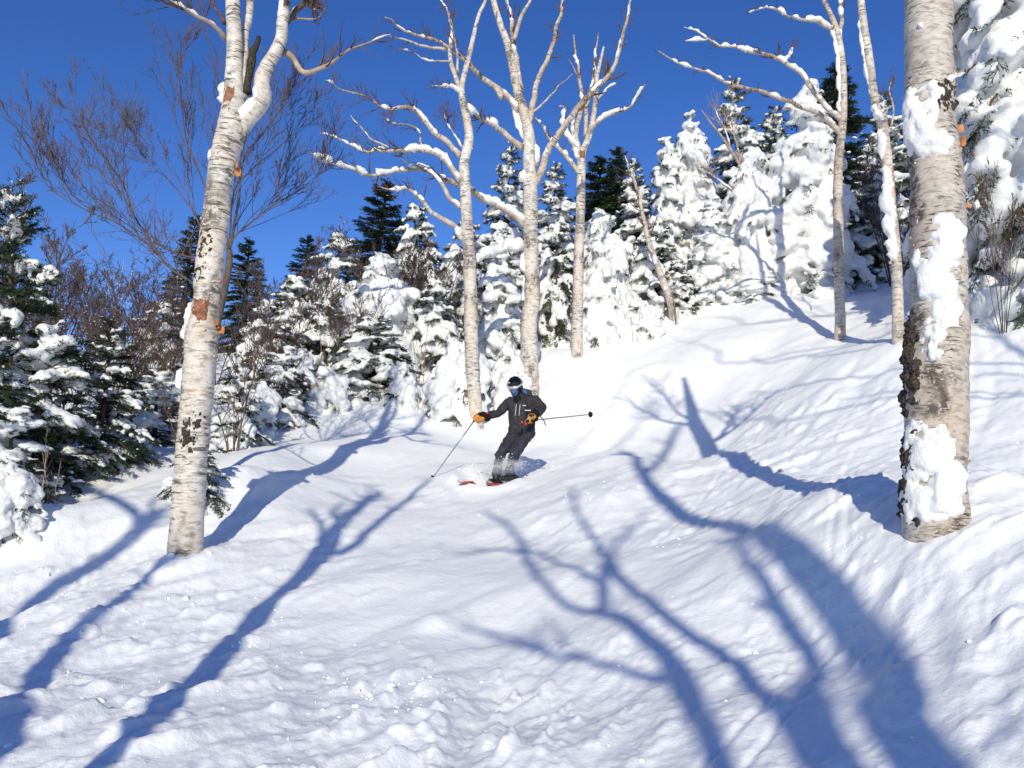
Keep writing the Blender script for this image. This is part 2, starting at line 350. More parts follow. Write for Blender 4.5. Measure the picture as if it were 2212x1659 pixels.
def ground(u, v):
    """first point of the slope along the sight line through (u, v)"""
    e = at(u, v, 1.0); d = np.geomspace(2.0, 60, 900)
    below = d * e[2] < H(d * e[0], d * e[1], False)
    k = np.argmax(below)
    return e * d[k]
def on_slope(u, d):
    p = at(u, HOR, d); return np.array([p[0], d, Hs(p[0], d)])
fine_a = np.arange(-41, 41.001, .122); ang = np.radians(np.r_[fine_a, np.arange(44, 316.1, 3.2)])
rad = np.r_[.02, .5, 1.0, 1.4, np.geomspace(1.75, 46, 560), np.geomspace(50, 900, 22)]
AA, RR_ = np.meshgrid(ang, rad, indexing='ij'); GX = np.sin(AA) * RR_; GY = np.cos(AA) * RR_
GZ = H(GX.ravel(), GY.ravel()).reshape(GX.shape)
na, nr = GX.shape; ii = np.arange(na)[:, None]; jj = np.arange(nr - 1)[None]; ip = (ii + 1) % na
gm = MB(); gm.add(np.stack([GX, GY, GZ], -1).reshape(-1, 3), np.stack([ii * nr + jj, ii * nr + jj + 1, ip * nr + jj + 1, ip * nr + jj], -1).reshape(-1, 4))
tag(link('ground', gm.mesh('ground', [M['snow']])), kind='structure')

# ------------------------------------------------------------------ birches: trunk and limbs laid out in metres from measured stations
WIND = np.array([-.75, -.6, .1])
def place(rows, d, dd=0.0, conv=None):
    """rows of (x, y, full width in px) at depth d; dd = how far the tip leans towards (-) or away from (+) the viewer"""
    n = len(rows); out = []
    for i, r in enumerate(rows):
        u, v = conv(r[0], r[1]) if conv else (r[0], r[1])
        de = d + dd * (i / max(n - 1, 1)) ** 1.3
        p = at(u, v, de); out.append([*p, r[2] / 2 / F * de])
    return np.array(out)
def trunk_bump(amp):
    def f(bk, R):
        p = bk.copy(); q = p * np.array([7, 7, 5.0]); k = noise3(q, 3) * .6 + .4 * noise3(p * np.array([16, 16, 40]), 4)
        return k * np.minimum(amp, R[..., None] * .10)
    return f
def grow_twigs(rng, P, R, n, length, up=.25, levels=2, tmin=.3, spread=(.45, 1.05), out=None, r0=None, K=6, wob=.10, rmin=.0025):
    """side twigs along a polyline, recursively; returns a list of (polyline, radii)"""
    if out is None: out = []
    P = np.asarray(P); T = unit(np.gradient(P, axis=0))
    for _ in range(n):
        t = tmin + (1 - tmin) * rng.random() ** .8; k = t * (len(P) - 1); i = int(min(k, len(P) - 2)); f = k - i
        p = P[i] * (1 - f) + P[i + 1] * f; tg = unit(T[i]); r = (R[i] * (1 - f) + R[i + 1] * f)
        side = unit(np.cross(tg, rng.normal(size=3))); a = rng.uniform(*spread)
        d = unit(tg * math.cos(a) + side * math.sin(a) + np.array([0, 0, up]))
        L = length * rng.uniform(.5, 1.15) * (1 - .45 * t); rr = max(min(r * .6, (r0 or 1)) * rng.uniform(.7, 1), rmin * 1.2)
        Q = [p]; cur = d
        for s in range(K - 1):
            cur = unit(cur + rng.normal(size=3) * wob * 1.6 + np.array([0, 0, up * .18])); Q.append(Q[-1] + cur * L / (K - 1))
        Q = np.array(Q); Rq = np.linspace(rr, max(rr * .35, rmin), K); out.append((Q, Rq))
        if levels > 1: grow_twigs(rng, Q, Rq, max(2, int(n * .55)) if levels > 2 else 3, L * .55, up, levels - 1, .25, spread, out, r0, K, wob, rmin)
    return out
def add_twigs(mb, tw, sides=3, m=1):
    if not tw: return
    tubes(mb, np.array([a for a, _ in tw]), np.array([b for _, b in tw]), sides, m, cap=False)
def snow_tube(P, R, seed, thick, cover=.0, freq=3.0, vertical=.25):
    """lumpy snow lying along the upper side of a limb; None when it would show nowhere"""
    P = np.asarray(P); R = np.asarray(R); T = unit(np.gradient(P, axis=0))
    up = np.array([0, 0, 1.0]) + .25 * WIND
    off = unit(up - T * (T @ up)[:, None]); horiz = np.sqrt(1 - T[:, 2] ** 2)
    off = unit(off * horiz[:, None] + (1 - horiz)[:, None] * unit(WIND - T * (T @ WIND)[:, None]))
    s = np.r_[0, np.cumsum(np.linalg.norm(np.diff(P, axis=0), axis=1))]
    q = np.c_[s * freq, s * 0 + seed * 3.7, s * 0]
    nn = noise3(q * 1.5, seed) * .85 + .6 * noise3(q * 4.2, seed + 1) + cover * .8 - .08
    env = np.clip(nn * 1.5, 0, 1) ** .6 * (vertical + (1 - vertical) * horiz ** 2) * sstep(0, .06, s / s[-1]) * (1 - sstep(.93, 1, s / s[-1]))
    th = thick * .62 * env
    if th.max() < .004: return None
    rs = R * .72 + th * (.85 + .3 * noise3(q * 5 + 9, seed)); cen = P + off * (R * .12 + th * .75)[:, None]
    mb = MB(); tubes(mb, cen, rs, 9, 0, bump=lambda bk, RR: .55 * (RR[..., None] - (R * .72)[None, :, None]) * (noise3(bk * 9, seed + 5) + .6 * noise3(bk * 24, seed + 6)))
    return mb
def origin_of(o): return np.array(o.location)
def new_tree(name, base, label, cat, group=None):
    base = np.array(base, float); o = thing(name, base, label, cat, group); return o, base
def add_trunk(tree, base, rows, sides=20, seg=.05, material='birch', amp=.010, name='trunk'):
    L = np.linalg.norm(np.diff(rows[:, :3], axis=0), axis=1).sum(); n = max(8, int(L / seg))
    S = resample(rows, n); mb = MB()
    T, A, B, s = tubes(mb, S[:, :3] - base, S[:, 3], sides, 0, ref=(0, -1, 0), bump=trunk_bump(amp))
    o = link(name, mb.mesh(name, [M[material], M['twig']]), tree)
    return o, dict(P=S[:, :3] - base, R=S[:, 3], T=T[0], A=A[0], B=B[0], S=s[0])
def add_branch(tree, base, rows, seed, material='birch', twigs=0, tlen=.5, snow=.0, cover=0.0, levels=2, sides=9, name='branch', freq=3.0, vertical=.3, twig_mat='twig', up=.25, seg=.06, tmin=.35, rmin=.003, spread=(.45, 1.05), wob=.10):
    L = np.linalg.norm(np.diff(rows[:, :3], axis=0), axis=1).sum(); n = max(7, int(L / seg))
    S = resample(rows, n); rng = np.random.default_rng(seed); P = S[:, :3] - base; R = np.maximum(S[:, 3] * np.linspace(1, .78, n), .003); twigs = int(twigs * 2.6); tlen = tlen * 1.3
    s = np.linspace(0, L, n); P = P + 1.0 * np.clip(R, .012, .03)[:, None] * np.stack([noise3(np.c_[s * 2.6, s * 0 + k * 9 + seed, s * 0], seed) + .4 * noise3(np.c_[s * 8, s * 0 + k * 9 + seed, s * 0], seed + 1) for k in range(3)], -1) * sstep(0, .1, s / L)[:, None]
    mb = MB(); tubes(mb, P, R, sides, 0, bump=trunk_bump(.006))
    if twigs: add_twigs(mb, grow_twigs(rng, P, R, twigs, tlen, levels=levels, up=up, tmin=tmin, rmin=rmin, spread=spread, wob=wob), 3, 1)
    o = link(name, mb.mesh(name, [M[material], M[twig_mat]]), tree)
    if snow:
        sm = snow_tube(P, R, seed, snow, cover, freq, vertical)
        if sm: link('snow', sm.mesh('snow', [M['snow_tree']]), o)
    return o
def trunk_patch(par, tr, v0, v1, a0, a1, thick, seed, material, name, base, freq=9.0, cover=.25, step=.015, na=60, rough=.16, d=None):
    """snow or crust clinging to a trunk between two heights (metres above the viewer) and two angles (0 = towards the viewer, - = left)"""
    z = tr['P'][:, 2] + base[2]; lo, hi = min(v0, v1), max(v0, v1); n = max(8, int((hi - lo) / step))
    zz = np.linspace(lo, hi, n); order = np.argsort(z)
    def itp(a): return np.stack([np.interp(zz, z[order], a[order, k]) for k in range(a.shape[1])], -1)
    P = itp(tr['P']); A = unit(itp(tr['A'])); B = unit(itp(tr['B'])); R = np.interp(zz, z[order], tr['R'][order])
    an = np.radians(np.linspace(a0, a1, na)); tz = np.linspace(-1, 1, n)[:, None]; ta = np.linspace(-1, 1, na)[None]
    X = np.stack([np.sin(an)[None] * R[:, None] * 1.0 + 0 * tz, np.cos(an)[None] * R[:, None] + 0 * tz, zz[:, None] + 0 * ta], -1)
    f = noise3(X * freq, seed) * .55 + noise3(X * freq * 2.6, seed + 2) * .36 + noise3(X * freq * 6, seed + 4) * (.14 if material == 'snow_tree' else .3)
    env = (1 - np.abs(ta + .35 * noise3(X * 5, seed + 7)) ** 2.2) * (1 - np.abs(tz + .22 * noise3(X * 6, seed + 8)) ** 3)
    t = thick * (np.clip((env * 1.25 - .72 + cover + f * .95) * 1.5, -.4, 1) + rough * f * env)
    side = np.cross(-A, np.array([0, 0, 1.0]))   # towards the viewer's right when A faces the viewer
    r = R[:, None] + np.maximum(t, -.012) - .004
    V = P[:, None] + r[..., None] * (A[:, None] * np.cos(an)[None, :, None] + side[:, None] * np.sin(an)[None, :, None])
    i = np.arange(n - 1)[:, None]; j = np.arange(na - 1)[None]; q = np.stack([i * na + j, i * na + j + 1, (i + 1) * na + j + 1, (i + 1) * na + j], -1).reshape(-1, 4)
    keep = (t.ravel()[q] > -.011).any(1)
    if not keep.any(): return None
    mb = MB(); mb.add(V, q[keep]); me = mb.mesh(name, [M[material]])
    return link(name, me, par)
def bark_curls(par, tr, base, rng, n, zlo, zhi, size, angs=None, mats=('curl', 'curl_pale')):
    z = tr['P'][:, 2] + base[2]
    for k in range(n):
        zz = rng.uniform(zlo, zhi); i = int(np.argmin(abs(z - zz))); P, A, R = tr['P'][i], tr['A'][i], tr['R'][i]
        a = math.radians(rng.choice([rng.uniform(60, 105), rng.uniform(-105, -60), rng.uniform(-60, 60)]) if angs is None else rng.uniform(*angs))
        side = np.cross(-A, np.array([0, 0, 1.0])); rad = A * math.cos(a) + side * math.sin(a); tan = -A * math.sin(a) + side * math.cos(a)
        w = size * rng.uniform(.5, 1.4); hgt = size * rng.uniform(.35, .9); curl = rng.uniform(1.2, 3.2) * rng.choice([-1, 1]); m = 7; V = []
        for q in range(m):
            th = q / (m - 1) * abs(curl); rr = w / abs(curl)
            o = P + rad * (R * .985 + rr * (1 - math.cos(th))) + tan * math.copysign(rr * math.sin(th), curl)
            jag = rng.uniform(-.12, .12) * hgt
            V += [o + np.array([0, 0, -hgt / 2 + jag]) , o + np.array([0, 0, jag * .5]) + rad * .003, o + np.array([0, 0, hgt / 2 + jag])]
        V = np.array(V); q = [[i * 3 + j, i * 3 + 3 + j, i * 3 + 4 + j, i * 3 + 1 + j] for i in range(m - 1) for j in range(2)]
        V2 = np.vstack([V, V + rad * .0022]); q = np.array(q); q2 = np.vstack([q, q[:, ::-1] + len(V)])
        mb = MB(); mb.add(V2, q2); link('bark_curl', mb.mesh('bark_curl', [M[mats[int(rng.integers(len(mats)))]]]), par)

rng0 = np.random.default_rng(7)
# ---- the big silver birch on the right
D = 5.6
rows = place([(1640, 1565, 345), (1640, 1490, 332), (1635, 1300, 320), (1635, 1100, 316), (1640, 900, 322), (1640, 700, 325), (1655, 500, 312), (1655, 300, 300), (1650, 100, 292)], D, 0, c6)
up_ = place([(1650, 1330, 292), (1645, 1150, 290), (1640, 950, 284), (1615, 750, 278), (1602, 550, 270), (1598, 300, 266), (1598, 0, 264), (1590, -500, 258), (1590, -1100, 250), (1570, -1800, 225), (1590, -2600, 150), (1580, -3200, 70)], D, 0, c3)
RB = np.vstack([rows, up_]); RB[:, 3] *= .3905
RB[0, :3] += (0, 0, -.6)
RB[0, 3] *= 1.12; RB[1, 3] *= 1.05
base = np.array([RB[1, 0], RB[1, 1], Hs(RB[1, 0], RB[1, 1])])
t, base = new_tree('birch_tree', base, 'thick silver birch trunk at right, plastered with snow and black lichen', 'tree', 'birches on the slope')
tk, tr = add_trunk(t, base, RB, 48, .022, 'birch_big', .012)
def zc(conv, y, d): return at(*conv(1600, y), d)[2]
trunk_patch(tk, tr, zc(c3, 470, D), zc(c3, 920, D), -112, 42, .050, 3, 'snow_tree', 'snow_patch', base, 8, .16)
trunk_patch(tk, tr, zc(c3, 1190, D), zc(c6, 400, D), -100, 34, .042, 5, 'snow_tree', 'snow_patch', base, 8, .26)
trunk_patch(tk, tr, zc(c6, 330, D), zc(c6, 580, D), -80, 0, .035, 8, 'snow_tree', 'snow_patch', base, 13, .1)
trunk_patch(tk, tr, zc(c6, 860, D), zc(c6, 1500, D), -125, 22, .034, 11, 'snow_tree', 'snow_patch', base, 7.5, .2)
trunk_patch(tk, tr, zc(c6, 1080, D), zc(c6, 1420, D), -50, 52, .046, 14, 'snow_tree', 'snow_patch', base, 7, .24)
trunk_patch(tk, tr, zc(c6, 250, D), zc(c6, 930, D), -140, -55, .035, 21, 'lichen', 'lichen_crust', base, 16, .25, rough=.9)
trunk_patch(tk, tr, zc(c6, 880, D), zc(c6, 1480, D), -140, -52, .03, 23, 'lichen', 'lichen_crust', base, 18, .12, rough=.9)
trunk_patch(tk, tr, zc(c3, 480, D), zc(c3, 680, D), -20, 80, .016, 26, 'lichen', 'lichen_crust', base, 22, -.12, rough=1.0)
trunk_patch(tk, tr, zc(c3, 170, D), zc(c3, 215, D), -52, -35, .03, 27, 'snow_tree', 'snow_patch', base, 20, .3)
bark_curls(tk, tr, base, rng0, 34, zc(c6, 1450, D), zc(c3, 450, D), .022, None, ('curl', 'curl_pale', 'curl_pale', 'birch_big'))
bark_curls(tk, tr, base, rng0, 3, zc(c3, 820, D), zc(c3, 700, D), .075, (78, 98))
bark_curls(tk, tr, base, rng0, 2, zc(c3, 1160, D), zc(c3, 1100, D), .06, (80, 98))
top = RB[-2, :3]
for k, (dx, dz, r) in enumerate([(-1.1, 1.8, .05), (.9, 1.6, .05), (-.5, 2.2, .045), (1.4, 1.1, .04)]):
    a0 = RB[-3 - k % 2, :3]; add_branch(t, base, np.array([[*a0, r], [a0[0] + dx * .5, a0[1] + .3 * (k - 1.5), a0[2] + dz * .4, r * .8], [a0[0] + dx, a0[1] + .5 * (k - 1.5), a0[2] + dz, r * .4]]), 30 + k, 'birch_big', 10, .8)
# ---- left birch
D = 8.0
r_ = place([(396, 1262, 84), (399, 1210, 79), (405, 1100, 74), (417, 950, 72), (428, 830, 73), (433, 760, 72), (437, 715, 74), (440, 690, 62), (447, 640, 62), (450, 600, 66), (462, 500, 62), (474, 400, 62), (487, 330, 66), (503, 270, 72), (505, 225, 54), (506, 150, 42), (507, 80, 38), (503, 0, 37), (496, -180, 33), (500, -420, 24), (510, -650, 10)], D)
r_[:, 3] *= .93; r_[0, 2] -= .25
base = np.array([r_[1, 0], r_[1, 1], Hs(r_[1, 0], r_[1, 1])])
t, base = new_tree('birch_tree', base, 'leaning white birch at left with torn bark and forked top', 'tree', 'birches on the slope')
tk, tr = add_trunk(t, base, r_, 32, .03, 'birch', .011)
z8 = lambda y: at(450, y, D)[2]
trunk_patch(tk, tr, z8(640), z8(722), -95, 34, .006, 41, 'wood', 'bare_wood', base, 9, .8, rough=.25)
trunk_patch(tk, tr, z8(195), z8(270), -60, 20, .006, 42, 'wood', 'bare_wood', base, 9, .6, rough=.25)
trunk_patch(tk, tr, z8(655), z8(735), -110, -55, .06, 43, 'snow_tree', 'snow_patch', base, 8, .35)
trunk_patch(tk, tr, z8(780), z8(845), -118, -70, .06, 44, 'snow_tree', 'snow_patch', base, 8, .45)
trunk_patch(tk, tr, z8(172), z8(236), -120, -60, .07, 45, 'snow_tree', 'snow_patch', base, 8, .45)
trunk_patch(tk, tr, z8(325), z8(350), -110, -60, .03, 46, 'snow_tree', 'snow_patch', base, 10, .4)
trunk_patch(tk, tr, z8(880), z8(985), -40, 70, .010, 47, 'lichen', 'lichen_crust', base, 34, -.16, rough=1.6)
trunk_patch(tk, tr, z8(490), z8(640), -80, 40, .007, 48, 'lichen', 'lichen_crust', base, 34, -.26, rough=1.6)
bark_curls(tk, tr, base, rng0, 4, z8(375), z8(360), .085, (70, 100), ('curl',))
bark_curls(tk, tr, base, rng0, 3, z8(735), z8(700), .10, (75, 100), ('curl',))
bark_curls(tk, tr, base, rng0, 22, z8(1150), z8(300), .024, None, ('curl', 'curl_pale', 'curl_pale', 'birch'))
add_branch(t, base, place([(512, 265, 34), (524, 200, 24), (531, 120, 20), (535, 73, 20), (543, 0, 19), (552, -160, 15), (560, -380, 7)], D, .4), 51, 'birch', 8, .8)
b1 = add_branch(t, base, place([(505, 300, 52), (528, 258, 46), (556, 219, 42), (572, 164, 36), (596, 109, 31), (605, 55, 28), (616, 0, 26), (636, -150, 20), (650, -380, 9)], D, -.3), 52, 'birch', 8, .8, snow=.065, cover=.12, freq=2.6, vertical=.6)
add_branch(t, base, place([(612, 112, 15), (640, 130, 14), (668, 150, 13), (713, 135, 9), (745, 112, 7), (790, 98, 5), (843, 76, 3)], D, -.5), 53, 'twig_pale', 9, .35, snow=.012, cover=-.2, levels=1)
add_branch(t, base, place([(536, 200, 18), (541, 160, 20), (547, 120, 20), (558, 77, 15)], D, .25), 54, 'lichen', 0, name='dead_stub')
add_branch(t, base, place([(610, 60, 15), (634, 30, 16), (660, 12, 14), (678, 22, 8)], D, -.2), 55, 'bushy', 12, .22, snow=.04, cover=.2, levels=2)
add_branch(t, base, place([(625, 40, 7), (655, 40, 6), (685, 38, 4), (703, 16, 2)], D, -.3), 56, 'twig_pale', 4, .2, levels=1)
add_branch(t, base, place([(487, 85, 12), (467, 60, 11), (419, 29, 9), (364, 0, 7), (300, -40, 4)], D, -.7), 57, 'twig_pale', 22, .8, snow=.05, cover=-.05, levels=2)
add_branch(t, base, place([(484, 50, 10), (470, 25, 8), (455, 0, 7), (430, -60, 4)], D, .3), 58, 'twig', 12, .7, levels=2)
add_branch(t, base, place([(470, 560, 9), (430, 560, 7), (380, 545, 5), (330, 520, 3)], D + .1, 1.2), 59, 'twig', 10, .5, levels=2)

# ---- centre birches
def centre(base_uv, d): p = at(*base_uv, d); return np.array([p[0], p[1], Hs(p[0], p[1])])
D = 17.0
r_ = np.vstack([place([(1030, 960, 27), (1031, 925, 27), (1026, 870, 29), (1020, 780, 30), (1017, 700, 30)], D), place([(1055, 1659, 75), (1045, 1400, 72), (1035, 1250, 68), (1025, 1050, 64), (1020, 900, 60), (1045, 760, 52), (1022, 610, 48), (1005, 520, 38), (1010, 450, 34), (1040, 330, 30), (1070, 200, 26), (1100, 80, 22), (1140, -20, 18), (1180, -300, 9)], D, 0, c2) * np.array([1, 1, 1, .3906])])
t, base = new_tree('birch_tree', centre((1030, 930), D), 'white birch left of the skier, leaning left with long snowy limbs', 'tree', 'birches on the slope')
base[2] = min(base[2], r_[1, 2] + .1); t.location = base
tk, tr = add_trunk(t, base, r_, 18, .06, 'birch', .010)
bark_curls(tk, tr, base, rng0, 6, at(1, 900, D)[2], at(1, 300, D)[2], .05)
def lb(rows, d, dd, seed, **kw):
    k = place(rows, d, dd, c2); k[:, 3] *= .3906; return add_branch(t, base, k, seed, 'limb', **kw)
lb([(1010, 500, 34), (975, 440, 32), (945, 300, 28), (952, 180, 22), (925, 60, 15), (890, 0, 10), (870, -90, 5)], D, .5, 61, twigs=6, tlen=.5, snow=.05, cover=.15, vertical=.5)
lb([(950, 160, 13), (965, 230, 13), (975, 300, 15), (985, 400, 18)][::-1], D, -.4, 62, twigs=4, tlen=.4)
lb([(1005, 870, 36), (930, 790, 34), (850, 740, 32), (800, 670, 28), (740, 610, 25), (690, 590, 24), (610, 600, 21), (530, 560, 17), (470, 530, 14), (410, 515, 12), (330, 490, 9), (290, 455, 7), (250, 440, 5)], D, -1.6, 63, twigs=9, tlen=.5, snow=.07, cover=-.05)
lb([(1005, 1010, 40), (930, 900, 36), (880, 850, 33), (800, 825, 30), (700, 830, 26), (600, 830, 23), (520, 830, 20), (450, 830, 17), (380, 800, 14), (300, 760, 11), (220, 735, 6)], D, -.8, 64, twigs=9, tlen=.5, snow=.085, cover=.3)
lb([(600, 815, 13), (560, 795, 13), (500, 770, 12), (450, 710, 10), (410, 670, 7), (390, 635, 4)], D - .5, -.3, 65, twigs=3, tlen=.3, snow=.02)
lb([(820, 830, 16), (780, 790, 14), (765, 720, 12), (700, 690, 10), (620, 680, 8), (580, 645, 5)], D, 1.0, 66, twigs=10, tlen=.4, snow=.03, cover=.0)
lb([(1010, 1330, 34), (970, 1270, 34), (900, 1210, 31), (820, 1150, 28), (750, 1080, 24), (700, 1035, 20), (660, 1058, 16), (600, 1050, 12), (540, 1030, 6)], D, -.7, 67, twigs=7, tlen=.4, snow=.07, cover=.15)
lb([(1000, 1150, 30), (940, 1080, 28), (880, 1000, 24), (820, 950, 18), (760, 925, 13), (700, 900, 8), (640, 850, 5)], D, .6, 68, twigs=6, tlen=.5, snow=.06, cover=.1)
lb([(940, 340, 12), (880, 335, 10), (800, 330, 8), (740, 290, 6), (660, 268, 3)], D, .8, 69, twigs=5, tlen=.4, snow=.05, cover=.2, levels=1)
lb([(1000, 520, 14), (950, 485, 12), (900, 480, 9), (840, 475, 5)], D, -.5, 70, twigs=8, tlen=.3, snow=.08, cover=.4)
lb([(1010, 820, 12), (970, 760, 10), (930, 690, 8), (910, 620, 5)], D, .9, 71, twigs=14, tlen=.5, snow=.04, cover=.1)

D = 18.5
r_ = np.vstack([place([(1146, 890, 40), (1145, 850, 39), (1144, 772, 38), (1142, 690, 36)], D), place([(1395, 1659, 92), (1388, 1450, 88), (1385, 1300, 85), (1385, 1100, 84), (1380, 900, 76), (1375, 750, 68), (1342, 600, 60), (1312, 500, 55), (1290, 380, 50), (1260, 250, 44), (1215, 120, 38), (1180, 0, 34), (1150, -200, 26), (1140, -500, 12)], D, 0, c2) * np.array([1, 1, 1, .3906])])
t, base = new_tree('birch_tree', centre((1145, 855), D), 'tallest many-limbed white birch directly behind the skier', 'tree', 'birches on the slope')
base[2] = min(base[2], r_[1, 2] + .1); t.location = base
tk, tr = add_trunk(t, base, r_, 20, .06, 'birch', .014)
bark_curls(tk, tr, base, rng0, 8, at(1, 840, D)[2], at(1, 250, D)[2], .06)
z18 = lambda y: at(1145, y, D)[2]
trunk_patch(tk, tr, z18(395), z18(365), -110, -40, .10, 81, 'snow_tree', 'snow_patch', base, 5, .4, .04, 16)
trunk_patch(tk, tr, z18(650), z18(590), -120, -60, .08, 82, 'snow_tree', 'snow_patch', base, 5, .35, .04, 16)
trunk_patch(tk, tr, z18(590), z18(545), -110, -50, .10, 83, 'snow_tree', 'snow_patch', base, 5, .35, .04, 16)
trunk_patch(tk, tr, z18(300), z18(190), -125, -70, .14, 84, 'snow_tree', 'snow_patch', base, 4, .3, .05, 16)
trunk_patch(tk, tr, z18(365), z18(300), 60, 120, .10, 85, 'snow_tree', 'snow_patch', base, 4, .3, .05, 16)
lb([(1330, 500, 40), (1308, 350, 36), (1290, 200, 30), (1270, 80, 24), (1260, -20, 20), (1255, -300, 8)], D, .6, 72, twigs=7, tlen=.6, snow=.05, cover=.1, vertical=.5)
lb([(1296, 220, 26), (1330, 110, 24), (1390, 0, 20), (1440, -160, 9)], D, -.5, 73, twigs=5, tlen=.6)
lb([(1380, 680, 40), (1400, 540, 36), (1420, 440, 34), (1480, 330, 30), (1530, 150, 26), (1565, 0, 22), (1600, -220, 9)], D, .5, 74, twigs=5, tlen=.5)
lb([(1395, 1040, 44), (1440, 950, 42), (1470, 850, 40), (1540, 750, 40), (1640, 600, 38), (1750, 490, 36), (1840, 370, 31), (1890, 220, 26), (1920, 120, 22), (1935, 0, 18), (1950, -180, 7)], D, -1.5, 75, twigs=8, tlen=.5, snow=.05, cover=-.1)
lb([(1320, 620, 42), (1270, 545, 38), (1200, 500, 36), (1100, 420, 32), (1040, 340, 30), (960, 290, 26), (900, 250, 24), (820, 210, 20), (720, 180, 17), (650, 150, 14), (620, 110, 12), (585, 93, 9)], D, -1.5, 76, twigs=7, tlen=.4, snow=.05, cover=-.25)
lb([(920, 275, 20), (850, 262, 18), (780, 250, 16), (700, 220, 13), (640, 212, 10), (605, 205, 7)], D - 1.0, -.4, 77, twigs=3, tlen=.3, snow=.03, cover=-.2)
lb([(1345, 820, 42), (1290, 780, 38), (1220, 720, 34), (1150, 670, 28), (1080, 640, 18), (1000, 590, 9)], D, -1.0, 78, twigs=7, tlen=.4, snow=.15, cover=.5, freq=1.6)
lb([(1360, 1250, 50), (1290, 1180, 46), (1200, 1130, 42), (1100, 1075, 38), (1040, 1035, 36), (960, 1005, 34), (900, 985, 32), (820, 950, 30), (740, 932, 28), (660, 945, 26), (580, 965, 25), (480, 970, 22), (400, 940, 19), (330, 920, 16), (240, 890, 12), (190, 860, 9), (150, 830, 6)], D, -3.0, 79, twigs=8, tlen=.5, snow=.10, cover=.35)
lb([(1400, 620, 14), (1500, 520, 11), (1560, 460, 8), (1620, 410, 4)], D, .9, 80, twigs=4, tlen=.3, levels=1)
lb([(1230, 540, 36), (1210, 500, 40), (1195, 485, 26)], D - .35, 0, 86, name='dead_stub')
lb([(1350, 1380, 20), (1280, 1380, 16), (1200, 1400, 12), (1120, 1440, 10), (1060, 1470, 8), (1000, 1470, 5)], D, -1.0, 87, twigs=5, tlen=.4, snow=.20, cover=.6, freq=1.3)

D = 20.5
r_ = np.vstack([place([(1246, 815, 26), (1246, 785, 26), (1247, 700, 25), (1249, 600, 23)], D), place([(1660, 1200, 54), (1664, 1000, 52), (1666, 900, 50), (1672, 850, 44), (1718, 720, 34), (1745, 560, 30), (1752, 430, 25), (1790, 260, 12)], D, 0, c2) * np.array([1, 1, 1, .3906])])
t, base = new_tree('birch_tree', centre((1246, 787), D), 'slender white birch with broom of dead stems right of the tallest birch', 'tree', 'birches on the slope')
base[2] = min(base[2], r_[1, 2] + .1); t.location = base
tk, tr = add_trunk(t, base, r_, 16, .07, 'birch', .010)
trunk_patch(tk, tr, at(1, 345, D)[2], at(1, 325, D)[2], -40, 60, .05, 88, 'wood', 'bare_wood', base, 5, .5, .04, 16)
lb([(1662, 860, 36), (1640, 730, 34), (1672, 600, 28), (1660, 450, 23), (1630, 300, 17), (1620, 195, 9)], D, -.6, 90, twigs=4, tlen=.4, snow=.07, cover=.1, vertical=.7)
lb([(1690, 760, 28), (1702, 550, 26), (1740, 420, 22), (1750, 290, 16), (1762, 180, 7)], D, .7, 91, twigs=5, tlen=.4, snow=.05, cover=.0, vertical=.5)
lb([(1690, 800, 34), (1710, 730, 30), (1745, 690, 26), (1820, 640, 23), (1920, 600, 18), (1980, 530, 13), (2020, 468, 7)], D, -1.0, 92, twigs=3, tlen=.3, snow=.08, cover=.3)
lb([(1655, 960, 30), (1600, 880, 28), (1540, 820, 25), (1480, 740, 20), (1410, 650, 12)], D, -.4, 93, twigs=4, tlen=.4, snow=.09, cover=.4)
lb([(1655, 850, 30), (1600, 770, 26), (1565, 680, 20), (1575, 600, 14), (1540, 590, 8)], D, .4, 94, twigs=4, tlen=.3, snow=.10, cover=.5, vertical=.8)
lb([(1650, 880, 24), (1630, 780, 20), (1620, 690, 14), (1640, 620, 9)], D, .9, 95, snow=.10, cover=.5, vertical=.9)
lb([(1745, 560, 14), (1790, 510, 14), (1860, 460, 10)], D, .4, 96, snow=.05, cover=.4)
lb([(1672, 480, 12), (1640, 400, 10), (1600, 325, 6)], D, -.5, 97, twigs=2, tlen=.3, levels=1)

# ---- right-hand birches
D = 18.0
def l3(rows, d, dd, seed, **kw):
    k = place(rows, d, dd, c3); k[:, 3] *= .3905; return add_branch(t, base, k, seed, 'limb', **kw)
r_ = np.vstack([place([(1814, 765, 25), (1814, 735, 24), (1815, 690, 23)], D), place([(1105, 1659, 56), (1098, 1300, 56), (1095, 1000, 52), (1102, 850, 48), (1120, 700, 46), (1126, 500, 42), (1115, 300, 38), (1082, 150, 34), (1040, 50, 28), (1010, -20, 24), (960, -250, 10)], D, 0, c3) * np.array([1, 1, 1, .3905])])
t, base = new_tree('birch_tree', centre((1814, 738), D), 'slim straight birch on the upper slope, limbs reaching left', 'tree', 'birches on the slope')
base[2] = min(base[2], r_[1, 2] + .1); t.location = base
tk, tr = add_trunk(t, base, r_, 16, .06, 'birch_far', .008)
trunk_patch(tk, tr, at(1, 250, D)[2], at(1, 40, D)[2], -120, -60, .08, 101, 'snow_tree', 'snow_patch', base, 4, .3, .05, 16)
l3([(1118, 330, 34), (1100, 200, 30), (1108, 120, 28), (1112, -10, 24), (1120, -300, 9)], D, .5, 102, twigs=4, tlen=.5, snow=.06, cover=.2, vertical=.8)
l3([(1115, 740, 40), (1060, 690, 34), (1000, 640, 30), (900, 590, 28), (780, 552, 26), (690, 510, 25), (600, 490, 23), (500, 465, 21), (380, 400, 18), (280, 370, 15), (180, 330, 12), (105, 285, 7)], D, -1.8, 103, twigs=7, tlen=.3, snow=.06, cover=.05)
